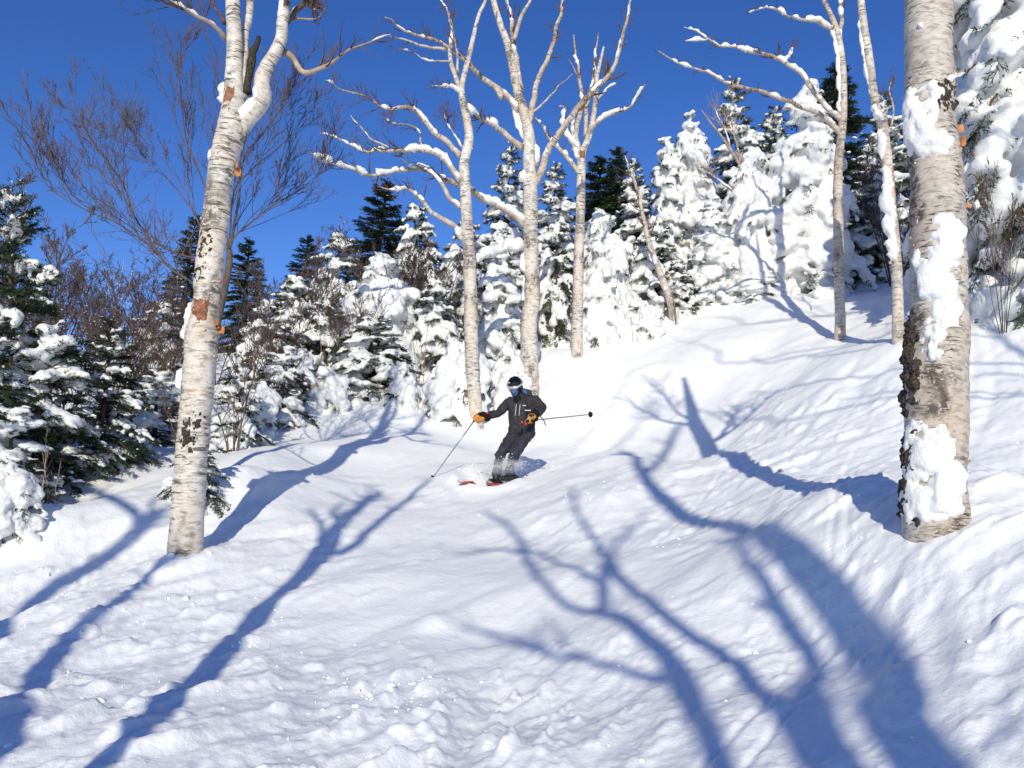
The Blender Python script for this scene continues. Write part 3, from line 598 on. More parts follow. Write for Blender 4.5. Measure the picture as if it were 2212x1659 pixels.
l3([(1110, 660, 36), (1050, 605, 32), (1010, 560, 32), (960, 500, 32), (900, 420, 31), (800, 350, 29), (700, 300, 26), (600, 282, 23), (520, 255, 21), (430, 245, 18), (360, 200, 14), (300, 165, 10), (240, 150, 6)], D, .9, 104, twigs=7, tlen=.35, snow=.075, cover=.35)
l3([(375, 215, 12), (330, 222, 10), (250, 225, 6)], D + .5, 0, 105, snow=.07, cover=.6)
l3([(1065, 160, 28), (1020, 140, 25), (980, 120, 23), (900, 105, 20), (820, 90, 17), (730, 50, 14), (680, 45, 10), (600, 70, 6)], D, -.9, 106, twigs=4, tlen=.3, snow=.08, cover=.3)
l3([(800, 345, 9), (830, 310, 8), (850, 250, 7)], D + .4, .5, 107, twigs=7, tlen=.35, snow=.06, cover=.4, vertical=.9)
D = 15.2
r_ = np.vstack([place([(1940, 765, 27), (1940, 735, 26)], D), place([(1425, 1640, 60), (1420, 1500, 60), (1408, 1350, 62), (1385, 1150, 64), (1372, 950, 62), (1345, 720, 62), (1332, 650, 62), (1310, 610, 50), (1290, 500, 50), (1262, 300, 52), (1238, 150, 48), (1222, 0, 42), (1200, -300, 26), (1190, -560, 9)], D, 0, c3) * np.array([1, 1, 1, .3905])])
t, base = new_tree('birch_tree', centre((1940, 738), D), 'crooked birch sleeved in snow, just left of the thick right trunk', 'tree', 'birches on the slope')
base[2] = min(base[2], r_[1, 2] + .1); t.location = base
tk, tr = add_trunk(t, base, r_, 18, .05, 'birch_far', .010)
z15 = lambda y: at(1920, y * .3905, D)[2]
trunk_patch(tk, tr, z15(1480), z15(880), -125, 25, .10, 111, 'snow_tree', 'snow_patch', base, 5, .32, .04, 24)
trunk_patch(tk, tr, z15(900), z15(690), -125, 0, .06, 112, 'snow_tree', 'snow_patch', base, 6, .2, .04, 20)
trunk_patch(tk, tr, z15(680), z15(570), -130, 40, .14, 113, 'snow_tree', 'snow_patch', base, 4, .45, .03, 24)
trunk_patch(tk, tr, z15(560), z15(0), -125, -60, .045, 114, 'snow_tree', 'snow_patch', base, 7, .15, .04, 18)
trunk_patch(tk, tr, z15(1300), z15(850), 20, 80, .006, 115, 'curl', 'bare_wood', base, 6, -.05, .05, 16)
bark_curls(tk, tr, base, rng0, 7, z15(1500), z15(500), .045)
l3([(1390, 700, 13), (1400, 600, 12), (1380, 500, 10), (1400, 430, 6)], D + .6, .4, 116, twigs=8, tlen=.4)

# ---- slim bent trees near the wood's edge
D = 23.0
r_ = np.vstack([place([(1905, 860, 10), (1960, 1000, 18), (1998, 1150, 22), (2038, 1330, 30), (2090, 1480, 36), (2150, 1640, 42), (2170, 1740, 42), (2175, 1800, 40)], D, 0, c2) * np.array([1, 1, 1, .3906])])[::-1]
t, base = new_tree('birch_tree', np.array([r_[1, 0], r_[1, 1], Hs(r_[1, 0], r_[1, 1])]), 'thin bent birch leaning left at the foot of the snowy spruces', 'tree', 'birches on the slope')
add_trunk(t, base, r_, 10, .08, 'birch_far', .006)
bb = r_.copy(); bb[:, 3] *= .8; add_branch(t, base, bb[2:], 121, 'birch_far', twigs=9, tlen=.8, snow=.10, cover=.35, levels=2)
D = 25.0
r_ = place([(600, 1010, 20), (545, 900, 18), (500, 830, 16), (455, 760, 14), (400, 690, 10), (340, 610, 6)], D, 0, c3) * np.array([1, 1, 1, .45])
r_ = np.vstack([np.array([[r_[0, 0] + .6, D, Hs(r_[0, 0] + .6, D) - .1, .07]]), r_])
t, base = new_tree('bare_tree', r_[0, :3], 'leafless pale tree poking up through the snowy spruces', 'tree')
add_trunk(t, base, r_, 8, .1, 'twig_pale', .004)
for k, rw in enumerate([[(555, 900, 12), (540, 800, 10), (510, 720, 8), (470, 640, 5)], [(500, 830, 10), (470, 720, 8), (430, 640, 7), (405, 580, 4)], [(520, 1060, 14), (450, 1010, 11), (380, 960, 8), (310, 930, 5)]]):
    rr = place(rw, D, .5, c3) * np.array([1, 1, 1, .45]); add_branch(t, base, rr, 125 + k, 'twig_pale', twigs=9, tlen=.7, snow=.04, cover=.1, twig_mat='twig_pale')

# ------------------------------------------------------------------ spruces: one mould of each kind, then one individual per tree
def spruce_parts(seed, Ht, Rb, snow, n_wh, per, dens, nsize, voxel, bias=.6, droop=1.0, needle='needle', blob=1.0, zmin=.05, core=.0):
    rng = np.random.default_rng(seed); voxel = voxel * 1.14
    BP = []; BL = []; BZ = []; AZ = []; K = 8; tt = np.linspace(0, 1, K)
    for i in range(n_wh):
        zf = (i + .5) / n_wh; z0_ = Ht * (zmin + (.97 - zmin) * zf ** .93)
        for b in range(per if zf < .85 else max(3, per - 2)):
            z = z0_ + rng.uniform(-.6, .6) * Ht / n_wh
            L = Rb * ((1 - zf) ** .78 * .95 + .07) * rng.uniform(.62, 1.12); az = rng.uniform(0, 2 * math.pi)
            a = -.12 + .95 * zf ** 1.4 + rng.uniform(-.1, .1); sag = (.30 + .42 * snow * droop + .85 * max(0, snow - .5) * droop) * (1 - .7 * zf) * rng.uniform(.65, 1.35)
            x = L * (tt - .10 * tt ** 2); zz = L * (a * tt - sag * tt ** 2) + rng.uniform(-.12, .12)
            curl = rng.uniform(-.25, .25) * tt ** 2 * L
            BP.append(np.stack([x * math.cos(az) - curl * math.sin(az), x * math.sin(az) + curl * math.cos(az), z + zz], -1)); BL.append(L); BZ.append(zf); AZ.append(az)
    BP = np.array(BP); BL = np.array(BL); BZ = np.array(BZ); AZ = np.array(AZ); nb = len(BP)
    # trunk and bough wood
    tm = MB(); zt = np.linspace(-.3, Ht * .985, 16); r0 = .022 * Ht
    tubes(tm, np.stack([.03 * np.sin(zt * .9 + seed), .03 * np.cos(zt * .8), zt], -1), np.interp(zt, [-.3, Ht], [r0, .012]), 8)
    bm_ = MB(); tubes(bm_, BP, np.linspace(1, .25, K)[None] * (.008 + .012 * BL)[:, None], 4, 0, cap=False)
    # needle sprays
    tw_b = []; tw_d = []; tw_l = []
    for j in range(nb):
        P, L = BP[j], BL[j]; T = unit(np.gradient(P, axis=0)); n = max(5, int(dens * (L + .25)))
        t = rng.uniform(.12, 1, n) ** .75; k = t * (K - 1); i = np.minimum(k.astype(int), K - 2); f = (k - i)[:, None]
        p = P[i] * (1 - f) + P[i + 1] * f; tg = T[i]; sd = unit(np.cross(tg, [0, 0, 1.0])) * rng.choice([-1, 1], n)[:, None]
        an = rng.uniform(.35, 1.15, n)[:, None]; d = unit(tg * np.cos(an) + sd * np.sin(an) + np.array([0, 0, -1.0]) * rng.uniform(-.05, .45 + .3 * snow, n)[:, None])
        l = (.10 + .34 * L * (1 - t * .75)) * rng.uniform(.55, 1.1, n); tw_b.append(p); tw_d.append(d); tw_l.append(np.minimum(l, .55))
    # the leader
    n = 10; zt = rng.uniform(.9, 1.0, n) * Ht; a = rng.uniform(0, 6.28, n)
    tw_b.append(np.stack([0 * zt, 0 * zt, zt], -1)); tw_d.append(unit(np.stack([np.cos(a), np.sin(a), 1.1 + 0 * a], -1))); tw_l.append(np.full(n, .04 * Rb + .06))
    B_ = np.vstack(tw_b); D_ = np.vstack(tw_d); L_ = np.concatenate(tw_l)
    m = np.maximum(3, (L_ / (.030 * nsize)).astype(int)); idx = np.repeat(np.arange(len(B_)), m); tot = len(idx)
    s = rng.random(tot) ** .9; p = B_[idx] + D_[idx] * (L_[idx] * s)[:, None]
    rnd = unit(np.cross(D_[idx], rng.normal(size=(tot, 3)))); spr = rng.uniform(.45, 1.0, tot)[:, None]
    nd = unit(D_[idx] + rnd * spr); ln = nsize * rng.uniform(.038, .075, tot)[:, None]; wd = nsize * .0085 * rng.uniform(.7, 1.3, tot)[:, None]
    sdv = unit(np.cross(nd, rng.normal(size=(tot, 3))))
    V = np.stack([p - sdv * wd, p + sdv * wd, p + nd * ln], 1)
    fm = MB(); fm.add(V.reshape(-1, 3), None, np.arange(tot * 3).reshape(-1, 3))
    p2 = B_ + D_ * L_[:, None]; sv = unit(np.cross(D_, rng.normal(size=D_.shape))) * .006 * nsize
    fm.add(np.stack([B_ - sv, B_ + sv, p2], 1).reshape(-1, 3), None, np.arange(len(B_) * 3).reshape(-1, 3))
    # snow: chains of pillows along the boughs, melted into one skin
    C = []; S = []; U = []
    def put(c, s, tg):
        side = unit(np.cross(tg, [0, 0, 1.0]) + 1e-6); upv = np.cross(side, tg); C.append(c); S.append(s); U.append(np.stack([tg, side, upv]))
    wz = math.atan2(-.8, -.45)
    for j in range(nb):
        face = .5 + .5 * math.cos(AZ[j] - wz); pr = snow * (1 - bias + bias * 1.5 * face)
        if rng.random() > pr * (1.25 if snow > .95 else .95): continue
        P, L = BP[j], BL[j]; T = unit(np.gradient(P, axis=0)); rs = blob * (.035 + .105 * snow) * (.45 + .62 * min(L, 1.5)) * rng.uniform(.75, 1.35) * (1.38 if snow < .95 else 1.0)
        t = rng.uniform(.05, .3) if snow > .95 else rng.uniform(.25, .55); tend = rng.uniform(.75, 1.03)
        while t < tend:
            k = t * (K - 1); i = min(int(k), K - 2); f = k - i; p = P[i] * (1 - f) + P[i + 1] * f; tg = T[i]
            r = rs * rng.uniform(.6, 1.3) * (1 - .35 * t + .55 * max(0, snow - .5) * t) * (.6 + .4 * min(1, (1.05 - t) * 4))
            side = unit(np.cross(tg, [0, 0, 1.0])); w = L * .16 * (1 - abs(2 * t - 1)) * rng.normal()
            put(p + np.array([0, 0, r * .5]) + side * w, np.array([r * 1.2, r * rng.uniform(.85, 1.25), r * rng.uniform(.8, 1.15)]), tg)
            if rng.random() < .35 + .4 * snow:
                w2 = rng.choice([-1, 1]) * L * rng.uniform(.12, .34) * (1 - .6 * t); r2 = r * rng.uniform(.5, .85)
                put(p + side * w2 + np.array([0, 0, r2 * .3 - abs(w2) * .5]), np.array([r2 * 1.1, r2 * 1.0, r2 * 1.0]), unit(tg + side * np.sign(w2) * .7))
            t += .75 * r / max(L, .2)
    pick = rng.random(len(B_)) < .16 * snow + .02
    for p, d, l in zip(B_[pick], D_[pick], L_[pick]):
        r = nsize * rng.uniform(.014, .034) * (1 + .8 * snow) * blob; put(p + d * l * rng.uniform(.4, .95) + np.array([0, 0, r * .5]), np.array([r * 1.6, r, r * .75]), d)
    nlead = int(6 + 8 * snow)
    for z in np.linspace(.86, .995, nlead):
        if rng.random() < snow * 1.15: r = blob * (.03 + .09 * snow) * (.5 + 2.2 * (1 - z)) * rng.uniform(.7, 1.2); put(np.array([rng.normal() * .3 * r, -.3 * r, z * Ht]), np.array([r, r, r * 1.35]), np.array([1.0, 0, 0]))
    if core:
        for z in np.linspace(.05, .8, 26):
            r = core * Rb * (1 - z) ** .8 * rng.uniform(.7, 1.1); a = wz + rng.uniform(-1.1, 1.1); put(np.array([math.cos(a) * r * .7, math.sin(a) * r * .7, z * Ht]), np.array([r * .8, r * .8, r * 1.2]), np.array([1.0, 0, 0]))
    sm = MB(); blobs(sm, np.array(C), np.array(S), np.array(U))
    snow_me = remesh(sm, voxel, 3 if snow > .8 else 2, amp=voxel * .55, freq=.45 / voxel, seed=seed, mats=[M['snow_tree']], name='snow_load')
    return dict(H=Ht, R=Rb, trunk=tm.mesh('trunk', [M['spruce_bark']]), boughs=bm_.mesh('boughs', [M['spruce_bark']]), crown=fm.mesh('crown', [M[needle]], smooth=False), snow=snow_me)
MOULD = {
    'ghost1': spruce_parts(101, 7.0, 1.75, 1.0, 22, 7, 22, 1.7, .055, bias=.1, blob=1.4, core=.5),
    'ghost2': spruce_parts(102, 7.0, 1.75, .97, 20, 7, 28, 1.7, .055, bias=.15, blob=1.35, core=.44),
    'heavy1': spruce_parts(103, 6.0, 1.7, .93, 20, 7, 30, 1.6, .050, bias=.25, blob=1.2, core=.36),
    'heavy2': spruce_parts(104, 6.0, 1.7, .86, 20, 7, 34, 1.6, .050, bias=.35, blob=1.15, core=.28),
    'mixed1': spruce_parts(105, 7.0, 1.5, .68, 25, 7, 48, 1.6, .048, bias=.6, blob=1.0),
    'mixed2': spruce_parts(106, 7.0, 1.5, .56, 25, 7, 52, 1.6, .048, bias=.6, blob=1.0),
    'dark1': spruce_parts(107, 8.0, 1.5, .20, 30, 7, 56, 1.7, .045, bias=.5, blob=.7, needle='needle_dark', droop=.5),
    'dark2': spruce_parts(108, 8.0, 1.5, .14, 30, 7, 60, 1.7, .045, bias=.5, blob=.7, needle='needle_dark', droop=.5),
    'giant': spruce_parts(112, 12.0, 3.0, .93, 34, 9, 26, 1.5, .075, bias=.15, blob=1.0, core=.45),
    'squat1': spruce_parts(113, 3.6, 1.75, .97, 13, 8, 30, 1.5, .048, bias=.15, blob=1.3, core=.42),
    'squat2': spruce_parts(114, 3.4, 1.5, .64, 14, 7, 60, 1.5, .045, bias=.45, blob=1.1),
    'near1': spruce_parts(109, 4.6, 1.9, .42, 22, 6, 62, 1.0, .034, bias=.4, blob=.9, needle='needle_dark', droop=.7),
    'near2': spruce_parts(110, 3.0, 1.3, .62, 14, 6, 60, 1.0, .034, bias=.4, blob=1.1, needle='needle_dark', droop=.9),
    'bush': spruce_parts(111, 1.5, 1.15, .9, 8, 7, 44, 1.2, .036, bias=.3, blob=1.25, core=.25, zmin=.12),
}
def spruce(kind, u, v_top, d, R, label, rot=0.0, sink=.15, group='snow-laden spruces of the wood', mirror=False, lean=(0, 0), base_v=None):
    m = MOULD[kind]; p = on_slope(u, d) if base_v is None else at(u, base_v, d)
    top = at(u, v_top, d)[2]; Ht = max(.6, top - p[2] + sink)
    if kind[:-1] in ('ghost', 'heavy', 'mixed') and (Ht / m['H']) / (R / m['R']) < .66: m = MOULD['squat1' if kind[:-1] == 'ghost' or kind == 'heavy1' else 'squat2']
    o = thing('spruce_tree', (p[0], p[1], p[2] - sink), label, 'tree', group)
    lr = np.random.default_rng(int(u * 7 + d * 13) % 9973); o.rotation_euler = (lr.uniform(-.06, .06), lr.uniform(-.08, .08), rot); o.scale = (R / m['R'] * (-1 if mirror else 1), R / m['R'], Ht / m['H'])
    link('trunk', m['trunk'], o); c = link('crown', m['crown'], o); link('boughs', m['boughs'], c); q = link('snow_load', m['snow'], o); q['kind'] = 'stuff'
    return o
G1 = 'snow-laden spruces of the wood'
for a in [
    # right-hand wood
    ('giant', 2330, -480, 15.5, 3.0, 'huge snow-caked spruce filling the right edge behind the thick trunk', .3),
    ('heavy1', 2150, -60, 20, 2.0, 'snowy spruce between the thick right trunk and the huge spruce', -.5),
    ('ghost1', 1762, 188, 24.5, 2.1, 'broad white snow-smothered spruce behind the slim straight birch', .1),
    ('dark1', 1838, 128, 33, 2.3, 'tall dark green spruce rising behind the slim straight birch', .4),
    ('mixed1', 1905, 300, 26, 1.5, 'half-green spruce glimpsed left of the crooked snow-sleeved birch', .9),
    ('mixed2', 1985, 200, 27, 1.7, 'dark snowy spruce glimpsed right of the crooked snow-sleeved birch', -.4),
    ('ghost2', 1640, 322, 24.5, 1.75, 'squat snow-smothered spruce with drooping white boughs on the upper slope', -.1),
    ('mixed1', 1628, 178, 28, 1.75, 'tall spruce, white on its left side and green on its right', .2),
    ('heavy1', 1520, 250, 27, 1.6, 'snowy spruce behind the leafless pale tree', -.3),
    ('mixed2', 1700, 235, 29, 1.5, 'narrow spruce tucked between the white-and-green spruce and the broad white one', .7),
    ('heavy2', 1450, 306, 26.5, 1.4, 'pointed snow-white spruce top right of the thin bent birch', 1.2),
    ('heavy1', 1560, 430, 24.5, 1.3, 'rounded snowy spruce low at the edge of the upper slope', .8),
    ('mixed1', 1396, 335, 27.5, 1.3, 'pointed spruce directly above the tip of the thin bent birch', -.7),
    ('dark1', 1352, 312, 29, 1.5, 'dark spire of spruce left of the thin bent birch top', 1.0),
    ('dark2', 1300, 330, 29.5, 1.6, 'dark pointed spruce right behind the slender birch with dead stems', .2),
    ('heavy2', 1420, 470, 24, 1.3, 'snow-heavy spruce just behind the thin bent birch', -.2),
    ('heavy1', 1320, 450, 23.5, 1.5, 'snowy spruce right of the slender birch, with a wide white shoulder', .5),
    ('ghost1', 1300, 525, 22.3, 1.15, 'low snow-smothered spruce beside the slender birch trunk', -.6),
    ('mixed1', 1190, 356, 26, 1.4, 'spruce top between the tallest birch and the slender birch', .1),
    ('mixed2', 1205, 480, 22.3, 1.2, 'green and white spruce in the gap right of the tallest birch', -.9),
    ('mixed1', 1078, 313, 25, 1.35, 'spruce with snowy left flank between the two centre birches', .35),
    ('heavy2', 1090, 500, 21.3, 1.15, 'snow-capped spruce low between the two centre birches', -.35),
    ('heavy1', 1245, 590, 22.5, 1.1, 'small snowy spruce behind the foot of the slender birch', 1.5),
    ('heavy2', 1480, 560, 23.8, .9, 'small snowy spruce at the foot of the thin bent birch', .0),
    # middle and left wood
    ('dark2', 792, 384, 33, 2.0, 'dark spruce spire standing alone against the sky left of centre', .6),
    ('mixed2', 903, 436, 30, 1.5, 'small snow-tipped spruce top left of the centre birches', -.2),
    ('mixed1', 985, 470, 24, 1.3, 'spruce half hidden behind the left-leaning centre birch', -.5),
    ('mixed2', 945, 600, 20.5, 1.1, 'snowy spruce against the left-leaning centre birch', .6),
    ('ghost2', 815, 545, 20.3, 1.75, 'big snow-heaped spruce left of centre with round white lumps', .4),
    ('heavy2', 800, 680, 18.6, 1.45, 'low spreading spruce under thick snow at the edge of the run', -.3),
    ('mixed2', 720, 500, 25, 1.5, 'spruce dusted with snow left of the big snow-heaped spruce', .2),
    ('heavy2', 625, 588, 20.5, 1.25, 'spruce with two round snow knobs right of the left birch', .9),
    ('dark1', 640, 510, 27, 1.2, 'dark spruce top between the left birch and the lone dark spire', -.4),
    ('dark2', 512, 512, 25, 1.1, 'dark spruce just right of the left birch trunk', .5),
    ('mixed1', 560, 640, 18.5, 1.2, 'green spruce flecked with snow right of the left birch', -.8),
    ('dark1', 365, 455, 28, 1.2, 'dark spruce top just left of the left birch', .3),
    ('mixed1', 330, 650, 19, 1.2, 'snow-flecked spruce low in the left thicket', .7),
]:
    k_, u_, v_, d_, R_, lab_, rot_ = a
    spruce(k_, u_, v_, d_, R_, lab_, rot_ )
G2 = 'small spruces near the run'
spruce('near1', 30, 402, 11.0, 1.25, 'leftmost tall green spruce with sparse upper boughs', .4, group=G2)
spruce('near1', 205, 690, 11.6, 1.0, 'dense dark green young spruce left of the left birch', 2.2, group=G2)
spruce('near2', 110, 700, 10.6, 1.15, 'young spruce with thick snow on its boughs, in front of the leftmost spruce', -.4, group=G2)
spruce('near2', 20, 880, 9.6, .95, 'low snow-bowed spruce at the left edge', .8, group=G2)
spruce('near1', -110, 660, 9.8, 1.3, 'green spruce cut off by the left edge', 1.1, group=G2)
spruce('near2', 425, 900, 9.6, .55, 'little spruce half buried right behind the left birch', .5, group=G2)
spruce('near2', 330, 800, 13.5, 1.0, 'small snowy spruce in the hollow behind the left birch', 1.9, group=G2)
spruce('bush', 985, 748, 17.6, 1.1, 'buried young spruce under one big snow dome at the left-leaning birch', .3, group=G2, sink=.1)
spruce('bush', 1095, 755, 18.6, .8, 'snow-domed spruce clump between the feet of the centre birches', 2.0, group=G2, sink=.1)
spruce('bush', 25, 1100, 8.4, .48, 'snow-covered spruce tuft at the lower left edge', 1.0, group=G2, sink=.1)
spruce('bush', 640, 765, 17.6, .9, 'snow hump over a small spruce beside the fallen log', -.9, group=G2, sink=.1)
spruce('bush', 1650, 590, 23.8, 1.3, 'wide snow mound over spruce boughs below the squat white spruce', .4, group=G2, sink=.2)
spruce('bush', 1830, 610, 24, .7, 'green tipped snow mound below the broad white spruce', 2.4, group=G2, sink=.2)
spruce('bush', 1390, 655, 22.3, 1.0, 'snow-covered spruce clump left of the thin bent birch foot', 1.4, group=G2, sink=.15)
spruce('near2', 500, 790, 13.2, .75, 'snowy little spruce right of the left birch foot, above the drift', 2.6, group=G2)
spruce('near2', 600, 745, 15.8, .95, 'snow-bowed young spruce right of the many-stemmed shrub', .9, group=G2)
spruce('bush', 548, 835, 14.6, .7, 'snow lump over a buried spruce at the run edge, right of left birch', .2, group=G2, sink=.1)
spruce('bush', 700, 800, 17.2, .75, 'snow lump over a buried spruce right of the fallen log', 1.7, group=G2, sink=.1)
spruce('heavy2', 690, 640, 19.5, 1.1, 'snowy spruce between the round-knobbed one and the big snow-heaped one', 2.1)
spruce('bush', 860, 790, 17.6, .6, 'small snow knob on a buried spruce right of the low spreading spruce', 3.0, group=G2, sink=.1)

# ------------------------------------------------------------------ leafless trees, thicket and saplings
def bare_parts(seed, Ht, stems, spread, n1, tlen, levels, wood, twig, r0=.03, snow=.0, up=.3, rmin=.006):
    rng = np.random.default_rng(seed); tm = MB(); cm = MB(); sm = MB(); anysnow = False
    for s in range(stems):
        a = rng.uniform(0, 6.28); l = rng.uniform(.1, spread); h = Ht * rng.uniform(.75, 1.0); K = 12; t = np.linspace(0, 1, K)
        P = np.stack([math.cos(a) * (.1 * (stems > 1) + l * h * t ** 1.3), math.sin(a) * (.1 * (stems > 1) + l * h * t ** 1.3), h * (t - .08 * t * t) - .2], -1)
        P[1:, :2] += np.cumsum(rng.normal(size=(K - 1, 2)) * .025 * Ht / 6, axis=0); R = np.interp(t, [0, 1], [r0 * rng.uniform(.7, 1.1), .005])
        tubes(tm, P, R, 7); tw = grow_twigs(rng, P, R, n1, tlen, up=up, levels=levels, tmin=.22, r0=r0 * .45, K=5, rmin=rmin); add_twigs(cm, tw, 3, 0)
        if snow:
            C = []; S = []
            for Q, Rq in tw:
                if rng.random() < snow * .6 and Rq[0] > .003:
                    k = int(rng.integers(1, 4)); r = rng.uniform(.010, .026); C.append(Q[k] + np.array([0, 0, r * .5])); S.append([r * rng.uniform(1, 2), r, r * .7])
            if C: blobs(sm, C, S); anysnow = True
    return dict(H=Ht, trunk=tm.mesh('trunk', [M[wood]]), crown=cm.mesh('crown', [M[twig]]), snow=sm.mesh('snow_bits', [M['snow_tree']]) if anysnow else None)
BARE = {
    'brown1': bare_parts(201, 5.0, 5, .38, 17, 1.2, 3, 'bushy', 'twig_red', .035, .0),
    'brown2': bare_parts(202, 5.0, 6, .42, 16, 1.1, 3, 'bushy', 'twig_red', .03, .02),
    'brown3': bare_parts(203, 4.0, 7, .5, 14, 1.0, 3, 'bushy', 'twig', .025, .05),
    'pale1': bare_parts(204, 6.0, 1, .16, 18, 1.2, 3, 'birch_far', 'twig_red', .05, .05),
    'pale2': bare_parts(205, 6.0, 2, .22, 13, 1.1, 3, 'birch_far', 'twig_red', .045, .05),
    'shrub': bare_parts(206, 2.6, 6, .45, 7, .7, 2, 'bushy', 'twig', .016, .10),
    'sapling': bare_parts(207, 2.4, 2, .12, 5, .5, 1, 'twig_pale', 'twig_red', .010, .0, up=.6, rmin=.003),
}
def bare(kind, u, v_top, d, w, label, rot=0.0, group='leafless trees in the thicket', name='bare_tree', cat='tree', lean=0.0):
    m = BARE[kind]; p = on_slope(u, d); top = at(u, v_top, d)[2]; k = max(.3, (top - p[2]) / m['H'])
    o = thing(name, p, label, cat, group); o.scale = (k * w, k * w, k); o.rotation_euler = (0, lean, rot)
    link('trunk', m['trunk'], o); c = link('crown', m['crown'], o)
    if m['snow']:
        q = link('snow_bits', m['snow'], c); q['kind'] = 'stuff'
    return o
for a in [
    ('brown1', 90, 470, 19, 1.0, 'reddish leafless thicket tree above the leftmost spruce boughs', .2), ('brown2', 190, 520, 21, 1.0, 'leafless brown tree left of the fan-crowned tree', 1.0),
    ('brown3', 250, 560, 18, 1.1, 'low brown leafless bush in the left thicket', 2.0), ('brown1', 300, 540, 23, 1.0, 'brown leafless tree behind the left thicket spruces', 3.0),
    ('brown2', 395, 560, 20, .9, 'brown leafless tree right behind the left birch trunk', .5), ('pale1', 118, 480, 20, .9, 'pale-stemmed young birch far left in the thicket', .3),
    ('pale2', 212, 500, 22, .9, 'pale forked young birch in the left thicket', 1.4), ('pale1', 345, 520, 21, .8, 'pale young birch just left of the left birch', 2.2),
    ('pale2', 690, 440, 26, .8, 'pale forked young birch between the left birch and the lone dark spire', .1), ('brown2', 585, 520, 21, 1.0, 'reddish leafless tree right of the left birch', .9),
    ('brown1', 700, 490, 22, 1.0, 'reddish leafless tree below the lone dark spire', 1.9), ('pale1', 650, 470, 24, .8, 'slanting pale young birch right of the left birch', 2.6),
    ('brown3', 860, 490, 22.5, 1.3, 'wide brown leafless tree right of the lone dark spire', .4), ('brown1', 930, 500, 21.2, 1.1, 'brown leafless tree left of the left-leaning centre birch', 2.3),
    ('brown2', 820, 520, 22.5, 1.0, 'brown leafless tree above the big snow-heaped spruce', 3.2), ('pale1', 770, 500, 24, .7, 'thin pale dead birch above the big snow-heaped spruce', 1.2),
    ('brown3', 905, 600, 21, .9, 'bare dark bush right of the big snow-heaped spruce', 1.1), ('brown2', 350, 640, 17.5, .9, 'brown leafless bush in front of the left thicket', .7),
    ('brown3', 300, 700, 15.5, 1.0, 'snow-flecked leafless bush left of the left birch', 1.6), ('brown1', 1000, 540, 25, .9, 'brown leafless tree behind the left-leaning centre birch', .2),
    ('brown2', 1580, 300, 30, .9, 'leafless twigs above the snowy spruces on the right', .2), ('brown1', 1960, 260, 24, .8, 'leafless brown tree left of the thick right trunk', 1.2), ('brown3', 2195, 330, 14.2, .45, 'bare twiggy bush in front of the huge right spruce', .8),
    ('brown2', 130, 590, 14.5, 1.2, 'dense brown brush right of the leftmost green spruce', .3), ('brown1', 225, 560, 16.5, 1.1, 'dense brown brush left of the left birch, under the fan crown', 1.5), ('brown3', 285, 640, 14.5, 1.1, 'low brown brush close left of the left birch', 2.7), ('pale2', 160, 540, 18, .9, 'pale double-stemmed young birch above the brown brush at left', .8),
    ('brown2', 600, 590, 17, 1.0, 'brown brush right of the left birch above the small snowy spruces', 2.4), ('brown1', 745, 560, 19, .9, 'brown brush left of the big snow-heaped spruce', 1.3),
    ('brown1', 10, 330, 16, 1.0, 'leafless twigs at the far left edge against the sky', 2.8),
    ('brown3', 150, 620, 16, 1.1, 'brown leafless bush behind the dense dark young spruce', .1), ('brown2', 60, 560, 17, 1.1, 'brown leafless tree behind the leftmost green spruce', 1.1), ('brown1', 455, 600, 19, .9, 'brown leafless tree hidden behind the left birch trunk', 2.1),
]:
    bare(*a)
G3 = 'leafless shrubs and saplings'
for a in [
    ('shrub', 500, 700, 12.6, 1.0, 'many-stemmed leafless shrub right of the left birch', .3), ('shrub', 400, 800, 12.0, 1.0, 'twiggy shrub in the hollow left of the left birch', 1.4), ('shrub', 545, 640, 15.5, .9, 'tall leafless shrub behind the many-stemmed one', 2.2),
    ('sapling', 85, 880, 9.0, 1.0, 'reddish sapling stems rising from the snow at lower left', .2), ('sapling', 112, 930, 8.8, 1.1, 'thin brown sapling right beside the reddish stems', 1.9), ('sapling', 60, 960, 9.2, .9, 'short sapling left of the reddish stems', 2.9),
    ('sapling', 690, 610, 18.5, .8, 'upright yellowish sapling in front of the snow-dusted spruces', .6), ('sapling', 905, 590, 19.0, .8, 'thin sapling in front of the big snow-heaped spruce', 1.5), ('sapling', 1380, 610, 21.5, 1.0, 'thin sapling on the slope left of the thin bent birch', .8),
    ('shrub', 1472, 585, 22.6, .6, 'twiggy shrub right of the thin bent birch foot', 2.5), ('shrub', 255, 830, 12.5, .9, 'low leafless shrub behind the dense dark young spruce', 3.1), ('shrub', 985, 700, 19.5, .7, 'bare bush behind the big snow dome', 1.2),
    ('sapling', 1000, 640, 20.0, .8, 'bare sapling beside the left-leaning centre birch', 2.0),
]:
    bare(*a, group=G3, name='sapling' if a[0] == 'sapling' else 'leafless_shrub', cat='sapling' if a[0] == 'sapling' else 'shrub')
